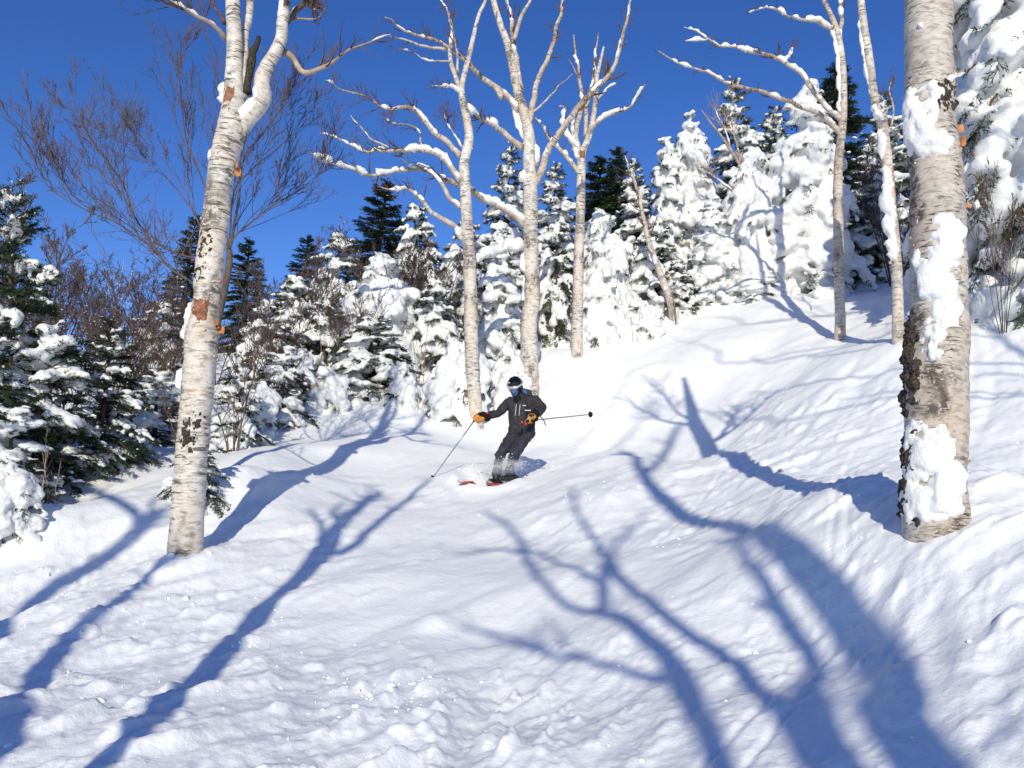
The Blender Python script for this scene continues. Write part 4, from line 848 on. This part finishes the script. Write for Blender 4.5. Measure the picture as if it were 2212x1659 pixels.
# ---- fan-crowned leafless tree behind the left birch
D = 10.2
b0 = on_slope(415, D)
t, base = new_tree('bare_tree', b0, 'fan-crowned leafless tree with fine reddish twigs behind the left birch', 'tree')
j0 = at(*c1(1345, 1640), D)
def stem(rows, seed, dd, n, tl, lv, start=None):
    r = place([(x, y, w) for x, y, w in rows], D, dd, c1); r[:, 3] *= .3646
    if start is not None: r = np.vstack([[*start, r[0, 3] * 1.15], r])
    return add_branch(t, base, r, seed, 'bushy', twigs=n, tlen=tl, levels=lv, twig_mat='twig_red', sides=6, up=.22, tmin=.08, rmin=.0024, spread=(.25, .8), wob=.06)
mid = at(*c1(1360, 1480), D)
r_ = np.array([[b0[0], b0[1], b0[2] - .2, .055], [b0[0] * .65 + j0[0] * .35, b0[1], (b0[2] + j0[2]) / 2, .05], [*j0, .045], [*mid, .035]])
add_trunk(t, base, r_, 8, .1, 'bushy', .004)
stem([(1150, 1680, 14), (1000, 1580, 14), (870, 1400, 13), (790, 1270, 12), (735, 1100, 10), (640, 950, 9), (550, 830, 7), (480, 700, 5), (410, 600, 3)], 301, .8, 8, 1.15, 3, at(*c1(1330, 1800), D))
stem([(1050, 1620, 11), (900, 1480, 11), (700, 1330, 10), (520, 1250, 9), (400, 1180, 7), (300, 1120, 6), (220, 1000, 4), (180, 880, 3)], 302, -.5, 8, 1.1, 3, at(*c1(1330, 1760), D))
stem([(1240, 1420, 12), (1150, 1270, 11), (1060, 1130, 9), (980, 1040, 8), (880, 930, 6), (800, 830, 4)], 303, .3, 7, 1.1, 3, mid)
stem([(1260, 1250, 12), (1190, 1050, 11), (1110, 850, 9), (1080, 650, 7), (1060, 450, 4), (1040, 300, 3)], 304, -.4, 7, 1.1, 3, mid)
stem([(1400, 1250, 16), (1440, 950, 11), (1560, 780, 9), (1640, 680, 7), (1720, 590, 4), (1790, 490, 3)], 305, .5, 7, 1.1, 3, mid)
stem([(1400, 1390, 12), (1500, 1310, 10), (1620, 1220, 8), (1750, 1150, 6), (1900, 1060, 3)], 306, -.3, 7, 1.0, 3, mid)
stem([(1380, 1150, 10), (1500, 1000, 8), (1640, 880, 6), (1800, 760, 4), (1900, 680, 3)], 307, .9, 7, 1.0, 3, mid)
stem([(800, 1290, 9), (720, 1150, 8), (660, 1000, 6), (680, 800, 4), (650, 640, 3)], 308, .5, 10, .5, 2)
stem([(560, 1270, 8), (420, 1140, 7), (330, 950, 5), (260, 780, 3)], 309, -.3, 12, .55, 2)
stem([(1300, 1100, 8), (1330, 800, 7), (1300, 500, 5), (1250, 250, 3)], 310, .9, 11, .55, 2, mid)
# ---- half-buried log
p = at(655, 800, 17.2); q = at(690, 858, 16.8)
lg = thing('fallen_log', (q[0], q[1], Hs(q[0], q[1])), 'snow-topped broken log leaning out of the snow right of the left birch', 'log'); b_ = np.array(lg.location)
rw = np.array([[q[0] + .1, q[1], q[2] - .2, .085], [*q, .085], [*((p + q) / 2 + np.array([0, 0, .06])), .075], [*p, .06]]); rw[:, :3] -= 0
mb = MB(); S_ = resample(rw, 16); tubes(mb, S_[:, :3] - b_, S_[:, 3], 10, 0, bump=trunk_bump(.01)); link('log_wood', mb.mesh('log_wood', [M['twig_pale']]), lg)
sm = snow_tube(S_[:, :3] - b_, S_[:, 3], 9, .16, .9, 1.5); link('snow', sm.mesh('snow', [M['snow_tree']]), lg)

# ------------------------------------------------------------------ birches standing beside and behind the viewer; their shadows cross the foreground
hs = np.array([SUN[0], SUN[1], 0]); hs = hs / np.linalg.norm(hs)
def shadow_tree(label, back, limbs, conv=None, twigs=0, join=False):
    """limbs: rows (x, y, shadow width) on the snow; the tree stands in the upright plane 'back' metres towards the sun from the viewer"""
    L = []
    for rows in limbs:
        out = []
        for x, y, w in rows:
            u, v = conv(x, y) if conv else (x, y); g = ground(u, v); tt = (back - g @ hs) / (SUN @ hs); p = g + SUN * tt
            k = .5508 * .92 if conv is c8 else (.3905 if conv is c6 else .92)
            out.append([*p, w * k / 2 / F * g[1]])
        L.append(np.array(out))
    b = L[0][0]; by = Hs(b[0], b[1]); base = np.array([b[0], b[1], by])
    # the trunk's foot, straight below its lowest shadow point
    slope = (L[0][1, :2] - L[0][0, :2]) / max(L[0][1, 2] - L[0][0, 2], .05); slope = np.clip(slope, -.12, .12)
    foot = b[:2] - slope * (b[2] - by); base = np.array([foot[0], foot[1], Hs(*foot)])
    t = thing('birch_tree', base, label, 'tree', 'birches around the viewpoint')
    tr = np.vstack([[base[0], base[1], base[2] - .2, b[3] * 1.25], [(base[0] + b[0]) / 2, (base[1] + b[1]) / 2, (base[2] + b[2]) / 2, b[3] * 1.12], L[0]])
    add_trunk(t, base, tr, 16, .06, 'birch', .008)
    if join:                                               # limbs leave the trunk a little below their own height
        T_ = resample(tr, 60); L = [L[0]] + [np.vstack([[*T_[j][:3], max(r[0, 3], .02)], T_[j] * np.array([.5, .5, .5, 0]) + r[0] * np.array([.5, .5, .5, 1]) + np.array([0, 0, .25, 0]), r]) for r in L[1:] for j in [int(np.argmin(abs(T_[:, 2] - (r[0, 2] - .8))))]]
    for k, r in enumerate(L[1:]): add_branch(t, base, r, 400 + k, 'birch', twigs=twigs, tlen=.6, sides=8)
    tip = L[0]
    if twigs: add_branch(t, base, tip[-3:], 460, 'birch', twigs=twigs * 2, tlen=.7, sides=6)
    return t
shadow_tree('slender birch just left of the viewpoint, casting the long forked shadow', .4,
    [[(215, 1659, 74), (300, 1585, 72), (390, 1510, 70), (470, 1430, 72), (540, 1340, 66), (600, 1285, 52), (660, 1235, 54), (700, 1190, 50), (740, 1130, 32), (785, 1085, 24), (820, 1062, 14)],
     [(690, 1205, 26), (760, 1180, 24), (840, 1112, 20), (900, 1062, 16), (935, 1040, 10)], [(695, 1180, 18), (690, 1135, 15), (672, 1100, 9)], [(735, 1140, 16), (720, 1105, 12), (735, 1085, 8)]], twigs=2)
shadow_tree('birch left of the viewpoint, its shadow reaching the left birch', .9,
    [[(-60, 1670, 78), (0, 1590, 76), (55, 1505, 66), (110, 1430, 56), (180, 1350, 40), (250, 1300, 30), (330, 1240, 22), (400, 1200, 12)], [(60, 1500, 40), (90, 1480, 30), (150, 1400, 12), (250, 1320, 8)]], twigs=3)
shadow_tree('birch far left of the viewpoint, its shadow folding over the hollow', 1.6,
    [[(-60, 1410, 40), (0, 1368, 36), (60, 1322, 40), (120, 1265, 48), (180, 1238, 40), (235, 1198, 36), (300, 1150, 34), (345, 1105, 20)], [(300, 1150, 26), (290, 1110, 26), (220, 1070, 24), (150, 1038, 16)]], twigs=2)
shadow_tree('great spreading birch behind the viewpoint, casting the broad branching shadow at lower right', 6.0,
    [[(1850, 1286, 300), (1720, 1000, 200), (1600, 800, 185), (1460, 640, 180), (1340, 490, 170), (1230, 380, 130), (1080, 340, 90), (930, 320, 90), (800, 240, 80), (720, 140, 60), (670, 60, 40), (600, 60, 24)],
     [(1620, 1420, 300), (1480, 1286, 270), (1370, 1080, 220), (1400, 940, 110), (1385, 860, 90), (1300, 740, 100), (1200, 580, 80), (1130, 470, 60), (1080, 380, 50)],
     [(1330, 1120, 150), (1160, 980, 110), (1040, 860, 90), (930, 790, 80), (800, 690, 70), (690, 590, 60), (590, 490, 60), (540, 420, 40), (490, 350, 32), (455, 270, 26), (440, 180, 18)],
     [(1090, 1400, 150), (1020, 1286, 140), (950, 1100, 120), (880, 980, 140), (800, 860, 110), (700, 760, 95), (600, 685, 80), (500, 672, 56), (415, 650, 48), (335, 585, 46), (280, 490, 44), (245, 430, 44), (215, 370, 34), (150, 310, 34), (100, 285, 20)],
     [(800, 940, 80), (700, 925, 60), (600, 890, 52), (500, 862, 50), (350, 840, 46), (200, 792, 42), (100, 760, 34), (0, 738, 24)],
     [(570, 680, 60), (550, 600, 60), (555, 520, 56), (570, 470, 40)], [(520, 545, 40), (400, 492, 34), (330, 445, 30), (250, 440, 26)], [(570, 460, 34), (650, 370, 28), (720, 310, 16)], [(240, 440, 34), (130, 432, 26), (0, 450, 18)],
     [(1900, 1260, 40), (2000, 1240, 24), (2180, 1238, 20)], [(500, 860, 30), (420, 810, 22), (380, 790, 12)], [(740, 130, 40), (820, 20, 40), (870, -60, 34)]], c8, twigs=2)
shadow_tree('tall birch off to the right of the viewpoint, its crown shadow streaking the upper slope', 3.0,
    [[(2500, 800, 44), (2300, 640, 44), (2124, 520, 42), (1960, 400, 36), (1820, 310, 30), (1640, 250, 22), (1500, 215, 12)],
     [(680, 345, 12), (520, 372, 10), (360, 390, 8), (250, 380, 4)], [(600, 360, 16), (560, 340, 16), (480, 318, 14), (400, 320, 9), (280, 330, 5)], [(1080, 318, 14), (1000, 308, 14), (850, 268, 12), (720, 262, 8), (600, 262, 5)],
     [(1060, 300, 10), (900, 230, 10), (780, 200, 8), (640, 228, 5)], [(490, 572, 16), (440, 510, 16), (380, 488, 12), (200, 440, 8), (100, 372, 5)], [(755, 566, 20), (700, 572, 22), (610, 538, 14)], [(1400, 450, 18), (1150, 515, 26), (1050, 530, 24), (920, 530, 14)],
     [(860, 880, 20), (680, 888, 22), (480, 862, 20), (300, 826, 18), (150, 782, 10)], [(1390, 620, 22), (1150, 655, 24), (900, 692, 24), (600, 735, 14)], [(1400, 738, 18), (1250, 755, 18), (1040, 782, 10)], [(2124, 300, 22), (1940, 312, 18), (1860, 320, 8)], [(2124, 645, 24), (1960, 632, 22), (1830, 640, 10)],
     [(1400, 260, 12), (1300, 300, 12), (1180, 330, 6)]], c6, twigs=1, join=True)

# ------------------------------------------------------------------ the skier
M['jacket'] = plain('charcoal_shell', (.028, .028, .034), .75, .3, .4, 30, bump=.008)
M['trousers'] = plain('dark_slate_cloth', (.033, .031, .043), .8, .25, .4, 26, bump=.008)
M['black'] = plain('black_knit', (.008, .008, .009), .8, .2, .2, 30)
M['helmet'] = plain('glossy_black_shell', (.006, .006, .008), .12, .6, .1, 10)
M['lens'] = plain('silver_goggle_lens', (.42, .42, .46), .22, .5, .25, 30, metallic=.6)
M['blue'] = plain('blue_patterned_cloth', (.06, .13, .30), .8, .2, .7, 45)
M['tan'] = plain('tan_leather', (.50, .20, .035), .6, .3, .25, 30)
M['red'] = plain('red_tab', (.75, .04, .02), .5, .3, .1, 30)
M['skired'] = plain('red_ski_top', (.58, .05, .03), .35, .4, .2, 12)
M['grey'] = plain('light_grey_print', (.42, .42, .44), .5, .3, .1, 30)
M['pole'] = plain('grey_pole_shaft', (.26, .27, .32), .3, .5, .1, 30, metallic=.5)
M['boot'] = plain('black_ski_boot', (.02, .02, .022), .4, .4, .2, 20)
SD = 13.0
def J(x, y, dd=0.0): return at(*c7(x, y), SD + dd)
pb = J(1075, 1230, 0); PB = np.array([pb[0], pb[1], Hs(pb[0], pb[1])])
def lump(parts, voxel, mats, name, smooth=3, amp=0, freq=12, seed=4):
    mb = MB()
    for a, b, ra, rb in parts: capsule(mb, np.array(a) - PB, np.array(b) - PB, ra, rb)
    return remesh(mb, voxel, smooth, amp, freq, seed, mats, name)
Rs, Re, Rw, Rh = J(1070, 492, -.04), J(948, 612, -.18), J(835, 640, -.34), J(745, 650, -.42)
Ls, Le, Lw, Lh = J(1372, 468, .05), J(1458, 548, .02), J(1405, 622, -.22), J(1350, 662, -.31)
Rhip, Lhip = J(1140, 850, -.02), J(1280, 858, .02)
Rk, Lk = J(1000, 1040, -.30), J(1138, 1075, -.26); Ra, La = J(945, 1195, -.10), J(1092, 1215, -.06)
skid = unit(np.array([-.56, -.83])); f3 = np.array([skid[0], skid[1], 0])
def sole(a): q = a + f3 * .06; return np.array([q[0], q[1], Hs(q[0], q[1]) + .05])
Rt, Lt = sole(Ra), sole(La)
neck, head = J(1190, 430, -.02), J(1142, 290, -.04)
body = link('person', lump([(neck, head, .055, .09), (neck, J(1205, 560), .06, .12), (J(1205, 560), J(1212, 820), .13, .12), (Rs, Re, .05, .042), (Re, Rw, .042, .032), (Ls, Le, .05, .042), (Le, Lw, .042, .032), (J(1100, 490, -.02), J(1345, 470, .03), .07, .07),
    (Rhip, Rk, .085, .062), (Rk, Ra, .06, .045), (Lhip, Lk, .085, .062), (Lk, La, .06, .045), (Ra, Rt, .04, .04), (La, Lt, .04, .04), (Rw, Rh, .03, .03), (Lw, Lh, .03, .03)], .016, [M['black']], 'person'), loc=PB)
tag(body, 'skier in charcoal jacket and black helmet, leaning into a turn with both poles out', 'person')
def part(name, me): return link(name, me, body)
jk = part('jacket', lump([(Rs, Re, .078, .064), (Re, Rw, .064, .052), (Ls, Le, .080, .068), (Le, Lw, .066, .054), (J(1085, 482, -.03), J(1365, 462, .04), .082, .084), (J(1140, 540, -.02), J(1160, 790, -.02), .120, .116), (J(1290, 530, .03), J(1275, 800, .02), .124, .118),
    (J(1130, 790, -.02), J(1135, 838, -.02), .092, .094), (J(1300, 800, .02), J(1300, 842, .02), .094, .098), (J(1215, 520, -.07), J(1215, 780, -.06), .10, .10), (neck, J(1195, 470, -.03), .085, .10), (J(1250, 360, .08), J(1300, 380, .07), .05, .055), (J(1215, 405, .06), J(1300, 400, .06), .06, .055)],
    .013, [M['jacket']], 'jacket', 2, .010, 13))
tr_ = part('trousers', lump([(Rhip, Rk, .100, .080), (Rk, Ra, .080, .066), (Ra, Ra * .45 + Rt * .55, .068, .076), (Lhip, Lk, .102, .080), (Lk, La, .080, .066), (La, La * .45 + Lt * .55, .068, .076), (J(1145, 830), J(1285, 838), .105, .108), (J(975, 1075, -.30), J(960, 1090, -.30), .075, .075), (J(1120, 1110, -.26), J(1110, 1120, -.26), .075, .075)],
    .011, [M['trousers']], 'trousers', 2, .012, 11, 9))
for a, s_ in ((Ra, Rt), (La, Lt)): part('boot', lump([(a, s_ + np.array([0, 0, .04]), .055, .055), (s_ - f3 * .08, s_ + f3 * .14, .05, .045)], .014, [M['boot']], 'boot', 2))
# helmet: shell with ear covers, cut open over the face
fd = unit(np.array([-.30, -.88, -.36])); sdv = unit(np.cross(fd, [0, 0, 1.0])); upv = np.cross(sdv, fd)
hc = head + upv * .02
mb = MB(); blobs(mb, [hc - PB], [[.135, .118, .125]], np.array([[fd, sdv, upv]]), fine=True)
for s_ in (-1, 1): blobs(mb, [hc - PB + sdv * s_ * .085 - upv * .07 - fd * .02], [[.055, .04, .075]], np.array([[fd, sdv, upv]]))
blobs(mb, [hc - PB + fd * .085 + upv * .045], [[.05, .085, .014]], np.array([[fd, sdv, upv]]))
hel = part('helmet', remesh(mb, .010, 3, mats=[M['helmet']], name='helmet'))
mb = MB(); blobs(mb, [hc - PB + fd * .10 - upv * .035], [[.045, .092, .046]], np.array([[fd, sdv, upv]]), fine=True); gg = part('goggles', mb.mesh('goggles', [M['lens']]))
mb = MB(); th = np.linspace(-2.7, 2.7, 40); tubes(mb, np.array([hc - PB + fd * .137 * math.cos(x) + sdv * .121 * math.sin(x) - upv * (.03 - .035 * (1 - math.cos(x))) for x in th]), np.full(40, .014), 6); link('strap', mb.mesh('strap', [M['grey']]), gg)
part('face_mask', lump([(head + fd * .075 - upv * .075, head + fd * .05 - upv * .13, .062, .055), (J(1235, 350, .0), J(1255, 375, .0), .035, .035)], .010, [M['blue']], 'face_mask', 2))
part('neck_gaiter', lump([(neck + fd * .02, J(1180, 470, -.06), .075, .085)], .013, [M['black']], 'neck_gaiter', 2))
def plate(name, c, ux, uy, w, h, mt, par=None, th_=.006):
    c = np.array(c) - PB; ux = unit(ux); uy = unit(uy); n = np.cross(ux, uy); V = [c + ux * a * w / 2 + uy * b * h / 2 + n * k * th_ / 2 for k in (-1, 1) for a, b in ((-1, -1), (1, -1), (1, 1), (-1, 1))]
    mb = MB(); mb.add(V, [[3, 2, 1, 0], [4, 5, 6, 7], [0, 1, 5, 4], [1, 2, 6, 5], [2, 3, 7, 6], [3, 0, 4, 7]]); return link(name, mb.mesh(name, [M[mt]], smooth=False), par or body)
X_, Z_ = np.array([1.0, 0, 0]), np.array([0, 0, 1.0])
plate('print_mark', J(1247, 525, -.175), X_, Z_ + .1 * X_, .048, .016, 'grey', jk); plate('print_mark', J(1288, 580, -.165), X_, Z_, .088, .018, 'grey', jk)
for x0 in (1150, 1193): plate('zip', J(x0, 575, -.178), X_, np.array([.10, 0, 1.0]), .010, .17, 'pole', jk)
plate('helmet_mark', hc + fd * .115 + sdv * .06 + upv * .05, sdv, upv, .05, .02, 'grey', hel)
plate('cloth_tag', J(1328, 925, .02), X_, Z_, .035, .05, 'grey', tr_)
# gloves with five fingers closed round the pole grips
Rg0, Rg1 = J(722, 628, -.43), J(200, 1370, -.55); 
gtip = ground(*c7(200, 1370)); Rg1 = gtip + np.array([0, 0, .03])
Lg0, Lg1 = J(1290, 700, -.36), J(2010, 627, .55)
def glove(wrist, g0, axis, flip):
    mb = MB(); axis = unit(axis); c = g0 + axis * .06; wd = unit(wrist - c); nrm = unit(np.cross(axis, wd)); wd = unit(np.cross(nrm, axis))
    capsule(mb, wrist - PB, c + wd * .055 - PB, .050, .050); 
    for k in range(4):                                     # palm slab
        p = c + axis * (k - 1.5) * .024; capsule(mb, p + wd * .075 - PB, p + wd * .028 + nrm * flip * .012 - PB, .020, .019)
    for k, ln in enumerate((.9, 1.0, .95, .8)):            # fingers curl round the grip
        p = c + axis * (k - 1.5) * .027; r = .036; pr = None
        for a in np.linspace(.2, 3.3 * ln, 5):
            q = p + r * (wd * math.cos(a) + nrm * flip * math.sin(a)) - PB
            if pr is not None: capsule(mb, pr, q, .0145, .0135)
            pr = q
    pr = None
    for a in np.linspace(-.3, -2.1, 4):                    # thumb closes from the other side
        q = c - axis * .052 + .036 * (wd * math.cos(a) + nrm * flip * math.sin(a)) - PB
        if pr is not None: capsule(mb, pr, q, .017, .015)
        pr = q
    g = part('glove', remesh(mb, .0085, 1, mats=[M['tan']], name='glove'))
    m2 = MB(); capsule(m2, wrist + wd * .045 - PB, wrist - wd * .035 - PB, .060, .052); link('cuff', m2.mesh('cuff', [M['black']]), g)
    m3 = MB(); capsule(m3, c + wd * .07 - nrm * flip * .020 - axis * .03 - PB, c + wd * .07 - nrm * flip * .020 + axis * .03 - PB, .026, .026); link('back_pad', m3.mesh('back_pad', [M['black']]), g)
    return g
g1 = glove(Rw * .35 + Rh * .65 + np.array([0.02, 0, 0]), Rg0, Rg1 - Rg0, 1); g2 = glove(Lw * .4 + Lh * .6, Lg0, Lg1 - Lg0, -1)
for g, c in ((g1, J(820, 608, -.42)), (g2, J(1265, 735, -.37)), (g2, J(1220, 716, -.36))):
    mb = MB(); blobs(mb, [c - PB], [[.022, .012, .020]]); link('cuff_tab', mb.mesh('cuff_tab', [M['red']]), g)
mb = MB(); tubes(mb, np.array([J(1420, 640, -.2), J(1450, 670, -.18), J(1475, 700, -.17), J(1495, 750, -.17)]) - PB, np.full(4, .008), 5); link('wrist_strap', mb.mesh('wrist_strap', [M['black']]), g2)
mb = MB(); tubes(mb, np.array([J(1250, 715, -.36), J(1275, 690, -.38), J(1310, 655, -.39), J(1330, 640, -.38)]) - PB, np.full(4, .007), 5); link('wrist_strap', mb.mesh('wrist_strap', [M['grey']]), g2)
def ski_pole(g0, g1, label):
    o = thing('ski_pole', g1, label, 'ski pole', 'ski poles held by the skier'); a = unit(g1 - g0); b = np.array(g1)
    mb = MB(); tubes(mb, np.array([g0 + a * .12, (g0 + g1) / 2, g1 + a * .06]) - b, np.array([.0105, .0095, .006]), 8); link('shaft', mb.mesh('shaft', [M['pole']]), o)
    mb = MB(); capsule(mb, g0 - a * .02 - b, g0 + a * .12 - b, .020, .016); link('grip', mb.mesh('grip', [M['black']]), o)
    mb = MB(); tubes(mb, np.array([-a * .012, a * 0, a * .010]), np.array([.018, .048, .040]), 12); link('basket', mb.mesh('basket', [M['black']]), o); return o
ski_pole(Rg0, Rg1, 'grey ski pole planted in the snow at left by the skier'); ski_pole(Lg0, Lg1, 'grey ski pole held out level behind the skier to the right')
def ski(mid, fwd, label):
    n = 26; s = np.linspace(-.80, .95, n); V = []; ctr = np.array([mid[0], mid[1]])
    for x in s:
        p = ctr + skid * x; z = Hs(*(ctr + skid * np.clip(x, -.7, .7))) + (Hs(*(ctr + skid * .78)) - Hs(*(ctr + skid * .7))) * max(0, x - .7) / .08 - .035 + .05 * sstep(.35, .75, x) + .10 * max(0, (x - .74) / .21) ** 1.6
        w = .048 + .010 * abs(x) - (.05 * max(0, (x - .82) / .13) ** 2); sd = np.array([-skid[1], skid[0]]) * max(w, .006)
        for k, zz in ((-1, 0), (1, 0), (1, .014), (-1, .014)): V.append([*(p + sd * k), z + zz])
    V = np.array(V); b = np.array([mid[0], mid[1], Hs(mid[0], mid[1])]); o = thing('ski', b, label, 'ski', 'skis on the skier')
    q = [[i * 4 + j, i * 4 + (j + 1) % 4, i * 4 + 4 + (j + 1) % 4, i * 4 + 4 + j] for i in range(n - 1) for j in range(4)] + [[3, 2, 1, 0], [n * 4 - 4, n * 4 - 3, n * 4 - 2, n * 4 - 1]]
    k = int(n * .93); mb = MB(); qq = np.array(q[:-2]); seg_ = np.repeat(np.arange(n - 1), 4)
    mb.add(V - b, qq[seg_ < k], m=0); mb.add(V - b, np.vstack([qq[seg_ >= k], q[-2:]]), m=1); link('ski_body', mb.mesh('ski_body', [M['skired'], M['grey']], smooth=False), o)
    c = np.array([mid[0], mid[1], Hs(mid[0], mid[1]) + .0]) - b; m2 = MB()
    for dx in (-.17, .19): capsule(m2, c + f3 * (dx - .03) , c + f3 * (dx + .03) + np.array([0, 0, .02]), .035, .03)
    link('binding', remesh(m2, .012, 1, mats=[M['boot']], name='binding'), o); return o
ski(Rt[:2] + skid * -.02, 1, 'red ski whose grey tip pokes out of the snow, nearer the viewer'); ski(Lt[:2] - skid * .38, 1, 'red ski mostly buried under the skier, farther back')

# ---- powder thrown up round the skis, and loose clods on the slope
rg = np.random.default_rng(12); n = 800
c0 = J(960, 1230, -.1); tt = rg.random(n) ** .6; off = rg.normal(size=(n, 3)) * np.array([.22, .25, .05])
C = c0 + off * (0.5 + tt[:, None]); C[:, 2] = np.maximum(C[:, 2], H(C[:, 0], C[:, 1])) + np.abs(rg.normal(size=n)) * .05
r = rg.uniform(.002, .008, n); mb = MB(); blobs(mb, C, np.stack([r, r, r], -1)); tag(link('powder_flakes', mb.mesh('powder_flakes', [M['snow_tree']])), 'loose snow flakes thrown up around the skier\'s boots', 'snow', kind='stuff')
def puff(c, s, dens, label):
    m = bpy.data.materials.new('airborne_powder'); m.use_nodes = True; nd = m.node_tree.nodes; nd.clear(); l = m.node_tree.links
    out = nd.new('ShaderNodeOutputMaterial'); v = nd.new('ShaderNodeVolumePrincipled'); v.inputs['Color'].default_value = (.95, .96, .98, 1); l.new(v.outputs[0], out.inputs['Volume'])
    tc = nd.new('ShaderNodeTexCoord'); nz = N(nd, 'ShaderNodeTexNoise', Scale=2.2, Detail=3.0); l.new(tc.outputs['Object'], nz.inputs['Vector'])
    ln = N(nd, 'ShaderNodeVectorMath', operation='LENGTH'); l.new(tc.outputs['Object'], ln.inputs[0])
    a = N(nd, 'ShaderNodeMapRange'); a.inputs['From Min'].default_value = 1.0; a.inputs['From Max'].default_value = .2; l.new(ln.outputs['Value'], a.inputs['Value'])
    b = N(nd, 'ShaderNodeMapRange'); b.inputs['From Min'].default_value = .38; b.inputs['From Max'].default_value = .68; l.new(nz.outputs['Fac'], b.inputs['Value'])
    x = N(nd, 'ShaderNodeMath', operation='MULTIPLY'); l.new(a.outputs[0], x.inputs[0]); l.new(b.outputs[0], x.inputs[1])
    y = N(nd, 'ShaderNodeMath', operation='MULTIPLY'); l.new(x.outputs[0], y.inputs[0]); y.inputs[1].default_value = dens; l.new(y.outputs[0], v.inputs['Density'])
    mb = MB(); mb.add(ICO2, None, ICO2F); o = link('powder_cloud', mb.mesh('powder_cloud', [m]), loc=c); o.scale = s; return tag(o, label, 'snow', kind='stuff')
puff(J(985, 1215, -.25), (.42, .45, .16), 6.0, 'small cloud of powder snow around the skier\'s boots')
g = ground(1425, 915); puff(g + np.array([0, .2, .25]), (.8, .7, .45), 1.0, 'faint puff of powder hanging behind the skier\'s track')
n = 900; rr = np.exp(rg.uniform(math.log(2.6), math.log(24), n)); aa = np.radians(rg.uniform(-36, 36, n)); x = np.sin(aa) * rr; y = np.cos(aa) * rr
a_ = x * FALL[0] + y * FALL[1]; c_ = x * FALL[1] - y * FALL[0]; pw = fbm2(a_ * .3, c_ * .3, 91, 2) + .25 + .5 * fbm2(a_ * 1.2, c_ * 2.2, 131, 2); keep = pw > rg.uniform(.05, .75, n)
for gx, gy, k, sp in ((790, 1490, 60, .22), (850, 1520, 50, .15), (640, 1380, 30, .3), (120, 1290, 40, .3), (250, 1340, 30, .3), (560, 1190, 30, .4), (1640, 770, 30, .8), (1240, 1080, 40, .7), (1130, 1020, 60, .3)):
    p = ground(gx, gy); q = rg.normal(size=(k, 2)) * sp; x = np.r_[x, p[0] + q[:, 0] + q[:, 1] * .4]; y = np.r_[y, p[1] + q[:, 1]]; keep = np.r_[keep, np.ones(k, bool)]
x, y = x[keep], y[keep]; n = len(x); r = np.exp(rg.normal(math.log(.0065), .6, n)).clip(.003, .032); z = H(x, y) - r * .15
U = np.array([np.linalg.qr(rg.normal(size=(3, 3)))[0] for _ in range(n)]); S = r[:, None] * rg.uniform(.6, 1.3, (n, 3))
mb = MB(); blobs(mb, np.stack([x, y, z], -1), S, U); me = mb.mesh('snow_clods', [M['snow']]); k = np.empty(len(me.vertices) * 3); me.vertices.foreach_get('co', k); k = k.reshape(-1, 3); k += .006 * np.stack([noise3(k * 60 + i * 7, 5 + i) for i in range(3)], -1); me.vertices.foreach_set('co', k.ravel()); me.update()
tag(link('snow_clods', me), 'small loose clods of snow strewn over the skied slope', 'snow', kind='stuff')
